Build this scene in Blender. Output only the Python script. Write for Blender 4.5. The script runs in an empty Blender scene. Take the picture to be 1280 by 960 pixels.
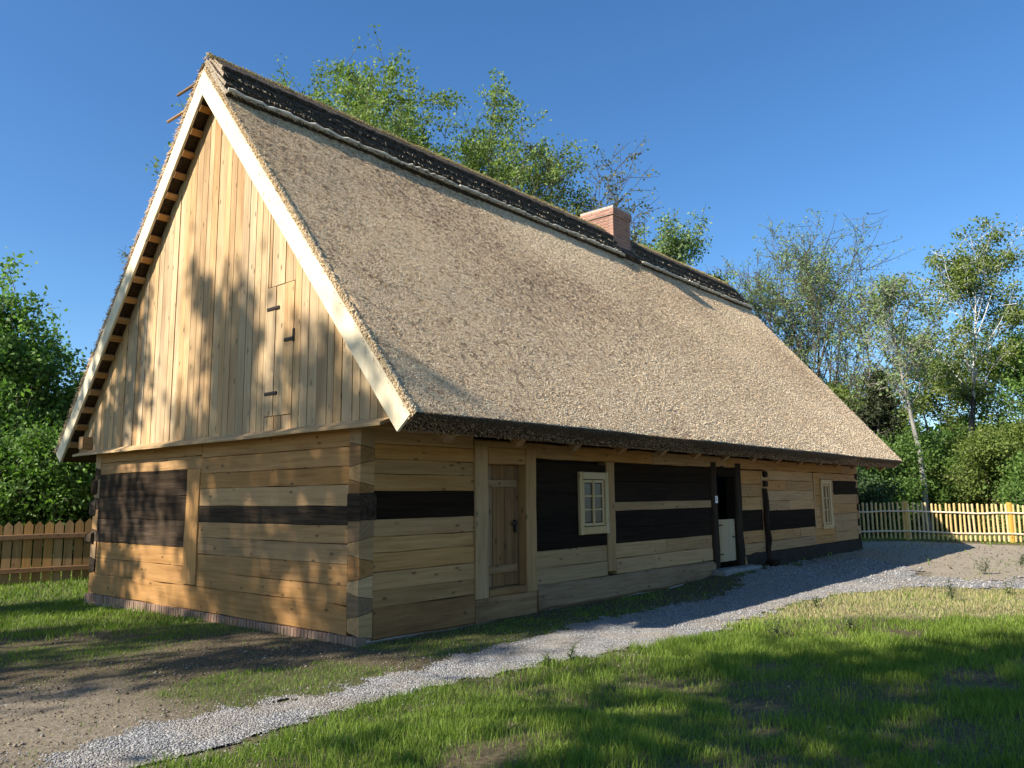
import bpy, math, random
import numpy as np
from mathutils import Vector, Matrix

R = math.radians
scene = bpy.context.scene
COL = scene.collection

# ------------------------------------------------------------------ camera
CX, CY, CZ = -5.488, -6.856, 1.528
YAW, PITCH, ROLL, FPX = 0.70657, 0.14325, -0.00996, 988.9
fwd = Vector((math.cos(YAW)*math.cos(PITCH), math.sin(YAW)*math.cos(PITCH), math.sin(PITCH)))
rt = Vector((math.sin(YAW), -math.cos(YAW), 0))
up = rt.cross(fwd)
r2 = rt*math.cos(ROLL) + up*math.sin(ROLL)
u2 = up*math.cos(ROLL) - rt*math.sin(ROLL)
cd = bpy.data.cameras.new('camera')
cam = bpy.data.objects.new('camera', cd)
COL.objects.link(cam)
M = Matrix((r2, u2, -fwd)).transposed().to_4x4()
M.translation = Vector((CX, CY, CZ))
cam.matrix_world = M
cd.sensor_width = 36
cd.lens = FPX/1280*36
cd.clip_end = 3000
cd.clip_start = 0.05
scene.camera = cam

# ------------------------------------------------------------------ light
SUN_FROM = Vector((-1.3, 0.40, 1.0)).normalized()
SUN_EL = math.asin(SUN_FROM.z)
world = bpy.data.worlds.new('World')
scene.world = world
world.use_nodes = True
wn = world.node_tree
bg = wn.nodes['Background']
sky = wn.nodes.new('ShaderNodeTexSky')
sky.sky_type = 'NISHITA'
sky.sun_disc = False
sky.sun_elevation = SUN_EL
sky.sun_rotation = math.atan2(SUN_FROM.x, SUN_FROM.y)
sky.altitude = 300
sky.air_density = 1.0
sky.dust_density = 0.6
sky.ozone_density = 5.0
hs = wn.nodes.new('ShaderNodeHueSaturation')
hs.inputs['Saturation'].default_value = 1.16
wn.links.new(sky.outputs[0], hs.inputs['Color'])
wn.links.new(hs.outputs[0], bg.inputs[0])
bg.inputs[1].default_value = 0.106
sl = bpy.data.lights.new('sun', 'SUN')
sun = bpy.data.objects.new('sun', sl)
COL.objects.link(sun)
sl.energy = 5.0
sl.angle = R(0.55)
sl.color = (1.0, 0.93, 0.83)
sun.rotation_euler = SUN_FROM.to_track_quat('Z', 'Y').to_euler()
sun.location = (-20, 8, 20)
scene.view_settings.view_transform = 'Standard'
scene.view_settings.look = 'None'
scene.view_settings.gamma = 1
scene.view_settings.exposure = 0.86
scene.cycles.max_bounces = 6
scene.cycles.transparent_max_bounces = 8
scene.cycles.sample_clamp_indirect = 4

# ------------------------------------------------------------------ helpers
def tag(o, label=None, cat=None, group=None, kind=None):
    if label: o['label'] = label
    if cat: o['category'] = cat
    if group: o['group'] = group
    if kind: o['kind'] = kind
    return o

def empty(name, loc, label, cat, group=None):
    o = bpy.data.objects.new(name, None)
    COL.objects.link(o)
    o.location = loc
    o.empty_display_size = 0.2
    return tag(o, label, cat, group)

def link_mesh(name, me, mat, parent=None, local=False):
    o = bpy.data.objects.new(name, me)
    COL.objects.link(o)
    if mat: me.materials.append(mat)
    if parent:
        o.parent = parent
        if not local:
            off = parent.location.copy()
            p = parent.parent
            while p:
                off += p.location; p = p.parent
            o.location = -off
    return o

class MB:
    """collects shapes and links them as one mesh; world coordinates"""
    def __init__(s):
        s.v = []; s.f = []; s.t = []; s.m = []
    def add(s, verts, faces, tone=None, mi=0):
        b = len(s.v)
        s.v.extend([tuple(p) for p in verts])
        if tone is None: tone = random.random()
        for f in faces:
            s.f.append([b+i for i in f]); s.t.append(tone); s.m.append(mi)
    def beam(s, p0, p1, side, w, h, bev=0.01, n=1, wob=0.0, tone=None, mi=0, taper=1.0):
        p0 = Vector(p0); p1 = Vector(p1)
        a = (p1-p0).normalized(); sd = Vector(side)
        sd = (sd - a*sd.dot(a)).normalized(); uu = a.cross(sd)
        w2, h2 = w/2, h/2
        if bev > 0:
            b = min(bev, w2*.8, h2*.8)
            prof = [(-w2+b,-h2),(w2-b,-h2),(w2,-h2+b),(w2,h2-b),(w2-b,h2),(-w2+b,h2),(-w2,h2-b),(-w2,-h2+b)]
        else:
            prof = [(-w2,-h2),(w2,-h2),(w2,h2),(-w2,h2)]
        k = len(prof); vs = []
        for i in range(n+1):
            c = p0 + (p1-p0)*(i/n)
            sc = 1 + (taper-1)*i/n
            ow, oh = random.gauss(0, wob), random.gauss(0, wob)
            for (x, y) in prof:
                vs.append(c + sd*(x*sc+ow+random.gauss(0, wob*.5)) + uu*(y*sc+oh+random.gauss(0, wob*.5)))
        fs = [list(range(k))[::-1], [n*k+i for i in range(k)]]
        for i in range(n):
            for j in range(k):
                j2 = (j+1) % k
                fs.append([i*k+j, i*k+j2, (i+1)*k+j2, (i+1)*k+j])
        s.add(vs, fs, tone, mi)
    def box(s, x0, x1, y0, y1, z0, z1, bev=0.006, **k):
        s.beam((x0, (y0+y1)/2, (z0+z1)/2), (x1, (y0+y1)/2, (z0+z1)/2), (0, 1, 0), y1-y0, z1-z0, bev, **k)
    def boxy(s, x0, x1, y0, y1, z0, z1, bev=0.006, **k):
        s.beam(((x0+x1)/2, y0, (z0+z1)/2), ((x0+x1)/2, y1, (z0+z1)/2), (1, 0, 0), x1-x0, z1-z0, bev, **k)
    def boxz(s, x0, x1, y0, y1, z0, z1, bev=0.006, **k):
        s.beam(((x0+x1)/2, (y0+y1)/2, z0), ((x0+x1)/2, (y0+y1)/2, z1), (1, 0, 0), x1-x0, y1-y0, bev, **k)
    def tube(s, pts, rad, sides=6, tone=None, mi=0, cap=True):
        pts = [Vector(p) for p in pts]
        if not hasattr(rad, '__len__'): rad = [rad]*len(pts)
        vs = []; fs = []
        ref = Vector((0.13, 0.31, 0.94))
        for i, p in enumerate(pts):
            a = (pts[min(i+1, len(pts)-1)] - pts[max(i-1, 0)]).normalized()
            r_ = ref if abs(a.dot(ref)) < .95 else Vector((1, 0, 0))
            e1 = a.cross(r_).normalized(); e2 = a.cross(e1)
            for j in range(sides):
                t = 2*math.pi*j/sides
                vs.append(p + (e1*math.cos(t) + e2*math.sin(t))*rad[i])
        for i in range(len(pts)-1):
            for j in range(sides):
                j2 = (j+1) % sides
                fs.append([i*sides+j, i*sides+j2, (i+1)*sides+j2, (i+1)*sides+j])
        if cap:
            fs.append(list(range(sides))[::-1]); fs.append([(len(pts)-1)*sides+j for j in range(sides)])
        s.add(vs, fs, tone, mi)
    def build(s, name, mat, parent=None, label=None, smooth=False):
        me = bpy.data.meshes.new(name)
        me.from_pydata(s.v, [], s.f)
        at = me.attributes.new('tone', 'FLOAT', 'FACE')
        at.data.foreach_set('value', np.array(s.t, dtype=np.float32))
        mats = mat if isinstance(mat, (list, tuple)) else [mat]
        for m in mats: me.materials.append(m)
        if len(mats) > 1:
            me.polygons.foreach_set('material_index', np.array(s.m, dtype=np.int32))
        if smooth:
            me.polygons.foreach_set('use_smooth', np.ones(len(s.f), dtype=bool))
        me.update()
        o = link_mesh(name, me, None, parent)
        if label: o['label'] = label
        return o

def np_mesh(name, V, F, mat, parent=None, tone=None, k=None, smooth=False, vattr=None):
    """V (n,3), F (m,k) numpy -> object"""
    me = bpy.data.meshes.new(name)
    V = np.ascontiguousarray(V, dtype=np.float32); F = np.ascontiguousarray(F, dtype=np.int32)
    m, k = F.shape
    me.vertices.add(len(V)); me.vertices.foreach_set('co', V.ravel())
    me.loops.add(m*k); me.loops.foreach_set('vertex_index', F.ravel())
    me.polygons.add(m)
    me.polygons.foreach_set('loop_start', np.arange(0, m*k, k, dtype=np.int32))
    me.polygons.foreach_set('loop_total', np.full(m, k, dtype=np.int32))
    if smooth: me.polygons.foreach_set('use_smooth', np.ones(m, dtype=bool))
    me.update(calc_edges=True)
    if tone is not None:
        at = me.attributes.new('tone', 'FLOAT', 'FACE'); at.data.foreach_set('value', tone.astype(np.float32))
    if vattr:
        for kk, vv in vattr.items():
            at = me.attributes.new(kk, 'FLOAT', 'POINT'); at.data.foreach_set('value', vv.astype(np.float32))
    return link_mesh(name, me, mat, parent)

# numpy value noise
_rs = np.random.RandomState(7)
_T = _rs.rand(256, 256)
def vnoise(x, y, s=1.0, seed=0):
    x = np.asarray(x)/s + seed*17.3 + 500; y = np.asarray(y)/s + seed*5.7 + 500
    xi = np.floor(x).astype(int); yi = np.floor(y).astype(int)
    fx = x-xi; fy = y-yi
    fx = fx*fx*(3-2*fx); fy = fy*fy*(3-2*fy)
    a = _T[xi % 256, yi % 256]; b = _T[(xi+1) % 256, yi % 256]
    c = _T[xi % 256, (yi+1) % 256]; d = _T[(xi+1) % 256, (yi+1) % 256]
    return a*(1-fx)*(1-fy) + b*fx*(1-fy) + c*(1-fx)*fy + d*fx*fy
def fbm(x, y, s=1.0, seed=0, o=4):
    t = 0; a = .5; n = 0
    for i in range(o):
        t = t + a*vnoise(x, y, s/(2**i), seed+i); n += a; a *= .5
    return t/n
def sstep(a, b, x):
    t = np.clip((x-a)/(b-a), 0, 1); return t*t*(3-2*t)

# ------------------------------------------------------------------ materials
def new_mat(name):
    m = bpy.data.materials.new(name); m.use_nodes = True
    nt = m.node_tree
    return m, nt, nt.nodes['Principled BSDF']
def N(nt, t, **k):
    n = nt.nodes.new(t)
    for a, b in k.items(): setattr(n, a, b)
    return n
def L(nt, a, b): nt.links.new(a, b)
def ramp(nt, fac, stops):
    r = N(nt, 'ShaderNodeValToRGB')
    el = r.color_ramp.elements
    el[0].position, el[0].color = stops[0][0], (*stops[0][1], 1)
    el[1].position, el[1].color = stops[-1][0], (*stops[-1][1], 1)
    for p, c in stops[1:-1]:
        e = el.new(p); e.color = (*c, 1)
    L(nt, fac, r.inputs[0]); return r.outputs[0]
def mixc(nt, fac, a, b, mode='MIX'):
    m = N(nt, 'ShaderNodeMix', data_type='RGBA', blend_type=mode)
    for v, i in ((fac, 0), (a, 6), (b, 7)):
        if isinstance(v, (int, float)): m.inputs[i].default_value = v
        elif isinstance(v, tuple): m.inputs[i].default_value = (*v, 1)
        else: L(nt, v, m.inputs[i])
    return m.outputs[2]
def mth(nt, op, a, b=None, c=None):
    m = N(nt, 'ShaderNodeMath', operation=op)
    for i, v in enumerate((a, b, c)):
        if v is None: continue
        if isinstance(v, (int, float)): m.inputs[i].default_value = v
        else: L(nt, v, m.inputs[i])
    return m.outputs[0]
def noise(nt, vec, scale, detail=4, rough=.55, dist=0):
    n = N(nt, 'ShaderNodeTexNoise'); n.inputs['Scale'].default_value = scale
    n.inputs['Detail'].default_value = detail; n.inputs['Roughness'].default_value = rough
    n.inputs['Distortion'].default_value = dist
    if vec is not None: L(nt, vec, n.inputs['Vector'])
    return n.outputs[0]
def objco(nt, shift=True, src='Object'):
    tc = N(nt, 'ShaderNodeTexCoord')
    g = N(nt, 'ShaderNodeNewGeometry')
    out = g.outputs['Position']
    if shift:
        at = N(nt, 'ShaderNodeAttribute', attribute_name='tone')
        v = N(nt, 'ShaderNodeVectorMath', operation='ADD')
        L(nt, out, v.inputs[0])
        cmb = N(nt, 'ShaderNodeCombineXYZ')
        for i, k in enumerate((31.0, 17.0, 23.0)):
            L(nt, mth(nt, 'MULTIPLY', at.outputs['Fac'], k), cmb.inputs[i])
        L(nt, cmb.outputs[0], v.inputs[1])
        return v.outputs[0], at.outputs['Fac']
    return out, None
def mapping(nt, vec, scale):
    m = N(nt, 'ShaderNodeMapping'); m.inputs['Scale'].default_value = scale
    L(nt, vec, m.inputs['Vector']); return m.outputs[0]
def bump(nt, h, strength, dist, bsdf):
    b = N(nt, 'ShaderNodeBump'); b.inputs['Strength'].default_value = strength
    b.inputs['Distance'].default_value = dist
    L(nt, h, b.inputs['Height']); L(nt, b.outputs[0], bsdf.inputs['Normal'])

def wood(name, c_light, c_mid, c_dark, axis, tonevar=.35, knots=True, rough=.75, stain=(.55, .5, .45), stain_amt=.3, grain=26):
    m, nt, B = new_mat(name)
    vec, tone = objco(nt)
    sc = [grain, grain, grain]; sc[axis] = 1.1
    g = noise(nt, mapping(nt, vec, sc), 1.0, 5, .65, .4)
    col = ramp(nt, g, [(.25, c_dark), (.48, c_mid), (.7, c_light)])
    # blotches along the board
    sb = [2.2]*3; sb[axis] = .7
    bl = noise(nt, mapping(nt, vec, sb), 1.0, 4, .6)
    blf = N(nt, 'ShaderNodeMapRange'); L(nt, bl, blf.inputs[0])
    blf.inputs[1].default_value = .45; blf.inputs[2].default_value = .72; blf.inputs[4].default_value = stain_amt
    col = mixc(nt, blf.outputs[0], col, stain, 'MULTIPLY')
    # cracks
    cs = [60, 60, 60]; cs[axis] = .9
    cr = noise(nt, mapping(nt, vec, cs), 1.0, 2, .5)
    crf = N(nt, 'ShaderNodeMapRange'); L(nt, cr, crf.inputs[0])
    crf.inputs[1].default_value = .70; crf.inputs[2].default_value = .76; crf.inputs[4].default_value = .6
    col = mixc(nt, crf.outputs[0], col, tuple(x*.35 for x in c_dark))
    if knots:
        ks = [7.5]*3; ks[axis] = 3.3
        vo = N(nt, 'ShaderNodeTexVoronoi'); L(nt, mapping(nt, vec, ks), vo.inputs['Vector']); vo.inputs['Scale'].default_value = 1.0
        kf = N(nt, 'ShaderNodeMapRange'); L(nt, vo.outputs['Distance'], kf.inputs[0])
        kf.inputs[1].default_value = .17; kf.inputs[2].default_value = .07; kf.inputs[4].default_value = .85
        col = mixc(nt, kf.outputs[0], col, tuple(x*.3 for x in c_mid))
    # tone per board
    tv = N(nt, 'ShaderNodeMapRange'); L(nt, tone, tv.inputs[0])
    tv.inputs[3].default_value = 1-tonevar; tv.inputs[4].default_value = 1+tonevar*.45
    hsv = N(nt, 'ShaderNodeHueSaturation'); L(nt, col, hsv.inputs['Color']); L(nt, tv.outputs[0], hsv.inputs['Value'])
    t2 = mth(nt, 'FRACT', mth(nt, 'MULTIPLY', tone, 7.31))
    L(nt, mth(nt, 'MULTIPLY_ADD', t2, .22, .88), hsv.inputs['Saturation'])
    L(nt, mth(nt, 'MULTIPLY_ADD', t2, -.010, .505), hsv.inputs['Hue'])
    L(nt, hsv.outputs[0], B.inputs['Base Color'])
    B.inputs['Roughness'].default_value = rough
    B.inputs['Specular IOR Level'].default_value = .25 if c_mid[0] > .1 else .05
    bump(nt, mth(nt, 'ADD', g, mth(nt, 'MULTIPLY', crf.outputs[0], -1.2)), .35, .006, B)
    return m

NEW = ((.51, .29, .118), (.42, .232, .085), (.29, .148, .048))
W_X = wood('new_log_long', *NEW, 0, .2)
W_Y = wood('new_log_cross', *NEW, 1, .2)
W_Z = wood('new_post', *NEW, 2, .15)
BOARD = ((.60, .425, .225), (.52, .35, .175), (.36, .22, .10))
B_Z = wood('gable_board', *BOARD, 2, .22, stain=(.62, .52, .44), stain_amt=.8)
B_S = wood('verge_board', (.84, .72, .50), (.80, .67, .44), (.7, .56, .34), 2, .12)
B_Y = wood('ledge_board', *BOARD, 1, .2)
CREAM = ((.60, .43, .22), (.55, .385, .185), (.46, .30, .14))
PALE = ((.46, .35, .20), (.42, .315, .175), (.35, .25, .135))
LIT_EDGE = wood('sunlit_bleached_edge', (.85, .78, .64), (.76, .68, .54), (.5, .42, .3), 0, .2)  # near-white colour that paints sunlight on the bleached lower ridge edge
H_Z = wood('pale_half_door_board', *PALE, 2, .1, stain_amt=.1)
C_Z = wood('pale_planed_wood', *CREAM, 2, .1, stain_amt=.1)
C_X = wood('pale_planed_wood_cross', *CREAM, 0, .1, stain_amt=.1)
OLD = ((.030, .019, .012), (.020, .013, .008), (.011, .007, .005))
O_X = wood('old_timber_long', *OLD, 0, .3, False, .85)
O_Y = wood('old_timber_cross', (.11, .08, .053), (.058, .042, .028), (.024, .018, .012), 1, .3, False, .85, stain=(.45, .42, .4), stain_amt=.8)
O_Z = wood('old_post', (.06, .04, .026), (.04, .026, .017), (.02, .014, .01), 2, .3, False, .85)
WORN = ((.36, .20, .085), (.28, .15, .06), (.14, .072, .028))
D_Z = wood('worn_door_plank', *WORN, 2, .25)
D_X = wood('worn_door_rail', *WORN, 0, .2)
G_X = wood('grey_sill_log', (.39, .225, .10), (.31, .17, .072), (.20, .10, .04), 0, .2, stain=(.45, .40, .36), stain_amt=.7)
END = wood('log_end_red', (.42, .235, .10), (.33, .18, .073), (.18, .095, .038), 1, .35, False)
ENDL = wood('log_end_pale', (.52, .33, .16), (.42, .26, .12), (.26, .15, .065), 0, .45, False)
F_Z = wood('fence_picket', (.74, .57, .28), (.68, .49, .21), (.52, .35, .13), 2, .15)
F_P = wood('fence_post', (.62, .39, .10), (.55, .33, .08), (.42, .24, .06), 2, .1)
F_R = wood('fence_rail', (.8, .66, .48), (.74, .6, .42), (.6, .45, .3), 1, .1)
FL_Z = wood('fence_board', (.42, .26, .11), (.35, .21, .085), (.24, .14, .055), 2, .3)
FL_R = wood('fence_board_rail', (.24, .14, .07), (.2, .115, .055), (.13, .075, .035), 0, .2)

def plain(name, col, rough=.8, metal=0, var=.25, scale=20, bmp=.3, bd=.004):
    m, nt, B = new_mat(name)
    vec, _ = objco(nt, False)
    n = noise(nt, vec, scale, 4, .6)
    c = ramp(nt, n, [(.3, tuple(x*(1-var) for x in col)), (.7, tuple(min(1, x*(1+var)) for x in col))])
    L(nt, c, B.inputs['Base Color']); B.inputs['Roughness'].default_value = rough; B.inputs['Specular IOR Level'].default_value = .15 if rough > .7 else .4
    B.inputs['Metallic'].default_value = metal
    if bmp: bump(nt, n, bmp, bd, B)
    return m
IRON = plain('rusty_iron', (.035, .022, .016), .6, .3)
MORTAR = plain('mortar', (.42, .36, .30), .95)
STONE = plain('grey_stone', (.24, .23, .21), .9, scale=9, bd=.02)
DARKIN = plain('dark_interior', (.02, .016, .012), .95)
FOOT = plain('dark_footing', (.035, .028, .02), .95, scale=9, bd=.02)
ENAMEL = plain('white_enamel', (.7, .7, .68), .35, var=.05, bmp=0)
MARK = plain('dark_paint_mark', (.04, .04, .05), .5, var=.05, bmp=0)

def brick_mat(name, a, b, c):
    m, nt, B = new_mat(name)
    vec, tone = objco(nt)
    col = ramp(nt, tone, [(0, a), (.5, b), (1, c)])
    n = noise(nt, vec, 14, 5, .7)
    col = mixc(nt, mth(nt, 'MULTIPLY', n, .7), col, (.25, .18, .13), 'MIX')
    L(nt, col, B.inputs['Base Color']); B.inputs['Roughness'].default_value = .9
    bump(nt, noise(nt, vec, 60, 3), .5, .006, B)
    return m
BRICK = brick_mat('chimney_brick', (.38, .15, .09), (.46, .21, .13), (.28, .10, .065))
BRICKP = brick_mat('plinth_brick', (.26, .11, .055), (.23, .14, .085), (.32, .19, .115))

def glass_mat():
    m, nt, B = new_mat('window_glass')
    B.inputs['Base Color'].default_value = (.05, .038, .026, 1)
    B.inputs['Roughness'].default_value = .25
    B.inputs['Specular IOR Level'].default_value = .35
    B.inputs['Alpha'].default_value = 1
    return m
GLASS = glass_mat()

def thatch_mat(name, light, mid, dark, vs=75, bs=1.0):
    m, nt, B = new_mat(name)
    vec, tone = objco(nt, False)
    at = N(nt, 'ShaderNodeAttribute', attribute_name='tone')
    vo = N(nt, 'ShaderNodeTexVoronoi'); L(nt, vec, vo.inputs['Vector']); vo.inputs['Scale'].default_value = vs
    wv = N(nt, 'ShaderNodeSeparateColor'); L(nt, vo.outputs['Color'], wv.inputs[0])
    n1 = noise(nt, vec, 110, 3, .7)
    f = mth(nt, 'ADD', mth(nt, 'MULTIPLY', wv.outputs[0], .55), mth(nt, 'MULTIPLY', n1, .5))
    col = ramp(nt, f, [(.22, dark), (.46, mid), (.75, light)])
    n4 = noise(nt, vec, 34, 2, .5)
    n4r = N(nt, 'ShaderNodeMapRange'); L(nt, n4, n4r.inputs[0]); n4r.inputs[1].default_value = .5; n4r.inputs[2].default_value = .38; n4r.inputs[4].default_value = .5
    col = mixc(nt, n4r.outputs[0], col, dark)
    n2 = noise(nt, vec, 1.1, 5, .6)
    col = mixc(nt, mth(nt, 'MULTIPLY', n2, .55), col, (.82, .69, .55), 'MULTIPLY')
    n3 = noise(nt, mapping(nt, vec, (.7, 3, 3)), 1.0, 4, .6)
    n3r = N(nt, 'ShaderNodeMapRange'); L(nt, n3, n3r.inputs[0]); n3r.inputs[1].default_value = .5; n3r.inputs[2].default_value = .75; n3r.inputs[4].default_value = .35
    col = mixc(nt, n3r.outputs[0], col, (.75, .66, .6), 'MULTIPLY')
    L(nt, col, B.inputs['Base Color']); B.inputs['Roughness'].default_value = .85
    B.inputs['Specular IOR Level'].default_value = .2
    h = mth(nt, 'ADD', mth(nt, 'MULTIPLY', vo.outputs['Distance'], -1.0), n1)
    bump(nt, h, bs, .02, B)
    return m
THATCH = thatch_mat('reed_thatch', (.86, .66, .41), (.68, .49, .29), (.24, .15, .085), 80, .4)
RIDGE_D = thatch_mat('weathered_ridge_straw', (.20, .16, .11), (.105, .08, .058), (.035, .026, .02), 60)
RIDGE_L = thatch_mat('bleached_ridge_straw', (.78, .70, .56), (.55, .46, .33), (.22, .17, .11), 60)
def straw_mat(name, stops, transl=.0):
    m, nt, B = new_mat(name)
    at = N(nt, 'ShaderNodeAttribute', attribute_name='tone')
    L(nt, ramp(nt, at.outputs['Fac'], stops), B.inputs['Base Color'])
    B.inputs['Roughness'].default_value = .7; B.inputs['Specular IOR Level'].default_value = .25
    return m
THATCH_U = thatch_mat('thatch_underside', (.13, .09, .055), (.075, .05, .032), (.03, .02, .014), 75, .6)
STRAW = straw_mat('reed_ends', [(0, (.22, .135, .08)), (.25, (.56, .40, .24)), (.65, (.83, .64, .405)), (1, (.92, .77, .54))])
STRAW_G = straw_mat('golden_ridge_fringe', [(0, (.22, .15, .06)), (.5, (.52, .38, .17)), (1, (.42, .38, .13))])

def leaf_mat(name, dark, mid, light, tr=.35):
    m, nt, B = new_mat(name)
    at = N(nt, 'ShaderNodeAttribute', attribute_name='tone')
    c = ramp(nt, at.outputs['Fac'], [(0, dark), (.55, mid), (1, light)])
    L(nt, c, B.inputs['Base Color']); B.inputs['Roughness'].default_value = .6
    B.inputs['Specular IOR Level'].default_value = .3
    t = N(nt, 'ShaderNodeBsdfTranslucent'); L(nt, mixc(nt, 1.0, c, (1.0, 1.25, .55), 'MULTIPLY'), t.inputs[0])
    mx = N(nt, 'ShaderNodeMixShader'); mx.inputs[0].default_value = tr
    L(nt, B.outputs[0], mx.inputs[1]); L(nt, t.outputs[0], mx.inputs[2])
    L(nt, mx.outputs[0], nt.nodes['Material Output'].inputs[0])
    return m
LEAF_SPRING = leaf_mat('spring_leaves', (.12, .175, .04), (.20, .27, .065), (.30, .38, .11))
LEAF_MAPLE = leaf_mat('maple_leaves', (.10, .18, .04), (.17, .28, .065), (.27, .40, .11), .42)
LEAF_BLUE = leaf_mat('young_leaves_grey', (.15, .21, .075), (.23, .31, .115), (.33, .41, .17))
LEAF_OLIVE = leaf_mat('olive_leaves', (.09, .13, .028), (.17, .22, .045), (.26, .31, .08))
LEAF_BUSH = leaf_mat('bush_leaves', (.06, .12, .026), (.12, .205, .04), (.20, .30, .07))
LEAF_DARK = leaf_mat('dark_foliage', (.03, .055, .02), (.055, .10, .03), (.09, .15, .045), .2)
NEEDLE = leaf_mat('conifer_needles', (.02, .032, .014), (.04, .05, .02), (.075, .08, .035), .1)
LEAF_RUST = leaf_mat('budding_leaves', (.14, .12, .06), (.18, .19, .07), (.24, .25, .1))
def bark_mat(name, a, b, sc=(9, 9, 2.5)):
    m, nt, B = new_mat(name)
    vec, _ = objco(nt, False)
    n = noise(nt, mapping(nt, vec, sc), 1.0, 5, .65)
    L(nt, ramp(nt, n, [(.35, a), (.62, b)]), B.inputs['Base Color'])
    B.inputs['Roughness'].default_value = .9
    bump(nt, n, .6, .03, B); return m
BARK = bark_mat('grey_brown_bark', (.06, .05, .04), (.15, .125, .10))
BARK_P = bark_mat('pale_bark', (.16, .145, .12), (.34, .32, .27))
def birch_mat():
    m, nt, B = new_mat('birch_bark')
    vec, _ = objco(nt, False)
    n = noise(nt, mapping(nt, vec, (2.5, 2.5, 9)), 1.0, 4, .7)
    c = ramp(nt, n, [(.38, (.05, .045, .04)), (.46, (.62, .60, .56)), (.7, (.78, .76, .72))])
    # rough black bark on the lower trunk
    sp = N(nt, 'ShaderNodeSeparateXYZ'); L(nt, vec, sp.inputs[0])
    mr = N(nt, 'ShaderNodeMapRange'); L(nt, sp.outputs[2], mr.inputs[0]); mr.inputs[1].default_value = 7.5; mr.inputs[2].default_value = 5.8
    n2 = noise(nt, mapping(nt, vec, (5, 5, 1.2)), 1.0, 4, .7)
    f = mth(nt, 'MULTIPLY', mr.outputs[0], mth(nt, 'GREATER_THAN', n2, .42))
    L(nt, mixc(nt, f, c, (.045, .04, .038)), B.inputs['Base Color'])
    B.inputs['Roughness'].default_value = .8; bump(nt, n2, .5, .02, B)
    return m
BIRCH = birch_mat()

# ------------------------------------------------------------------ ground
UP_E = [(-9, -2.2), (-4.5, -1.75), (-3.5, -1.3), (-2.4, -1.22), (-1.5, -1.41), (-.42, -1.36), (1.28, -1.15), (2.47, -1.05), (3.67, -1.1), (5.5, -1.15),
        (7.2, -.95), (8.3, -.55), (9.6, -.3), (12, -.2), (14.5, -.7), (13.6, -1.9), (11.2, -2.9), (10.9, -3.7), (12.5, -5.2), (14.5, -9)]
LO_E = [(-9, -2.6), (-4.5, -2.3), (-3.14, -2.16), (-2.67, -2.21), (-2.13, -2.11), (-1.22, -2.05), (-.22, -2.14), (.59, -2.22), (1.65, -2.43), (3.1, -2.6), (4.92, -2.47),
        (7.19, -2.58), (8.85, -3.15), (9.4, -4.2), (9.3, -5.6), (9.0, -8)]
GRAVEL = UP_E + LO_E[::-1]
DRY = [(3.6, -2.5), (5.0, -3.7), (5.9, -4.7), (6.8, -6.0), (8, -9), (13, -9), (9.6, -5), (8.95, -3.1), (7.2, -2.5), (4.9, -2.4)]
DIRT = [(12, -.3), (20.5, 1.2), (21.3, .2), (22.6, -3.2), (24, -9), (10, -9), (9.4, -4.2), (9, -3.2), (12, -2.6)]
def poly_sd(px, py, poly):
    px = np.asarray(px, float); py = np.asarray(py, float)
    d = np.full(px.shape, 1e9); ins = np.zeros(px.shape, bool)
    n = len(poly)
    for i in range(n):
        ax, ay = poly[i]; bx, by = poly[(i+1) % n]
        ex, ey = bx-ax, by-ay; wx, wy = px-ax, py-ay
        t = np.clip((wx*ex+wy*ey)/(ex*ex+ey*ey), 0, 1)
        d = np.minimum(d, (wx-ex*t)**2+(wy-ey*t)**2)
        c = ((ay > py) != (by > py)) & (px < (bx-ax)*(py-ay)/((by-ay) if by != ay else 1e-9)+ax)
        ins ^= c
    d = np.sqrt(d)
    return np.where(ins, d, -d)
def gz(x, y):
    x = np.asarray(x, float); y = np.asarray(y, float)
    z = .05*(fbm(x, y, 3.0, 1)-.5) + .02*(fbm(x, y, .5, 4)-.5)
    z = z - .10*sstep(2, 8, y)*(x < 3)*sstep(3, -1, x) 
    z = z + .10*sstep(6, 16, x)*sstep(-3, 0, y)*sstep(26, 20, x)
    z = z + .10*sstep(6.5, 8.5, x)*sstep(11.5, 9.8, x)*sstep(-1.5, -.2, y)
    far = np.hypot(x-8, y+1)
    z = z + sstep(30, 90, far)*.8
    return z
def path_mask(x, y):
    w = .34*(fbm(x, y, .9, 9)-.5) + .26*(vnoise(x, y, .14, 3)-.5)
    w = w - .6*sstep(-3.3, -4.2, np.asarray(x, float))
    w = w*(1+2.2*sstep(8, 12, np.asarray(x, float)))
    return sstep(-.05, .09, poly_sd(x, y, GRAVEL) + w)
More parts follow.
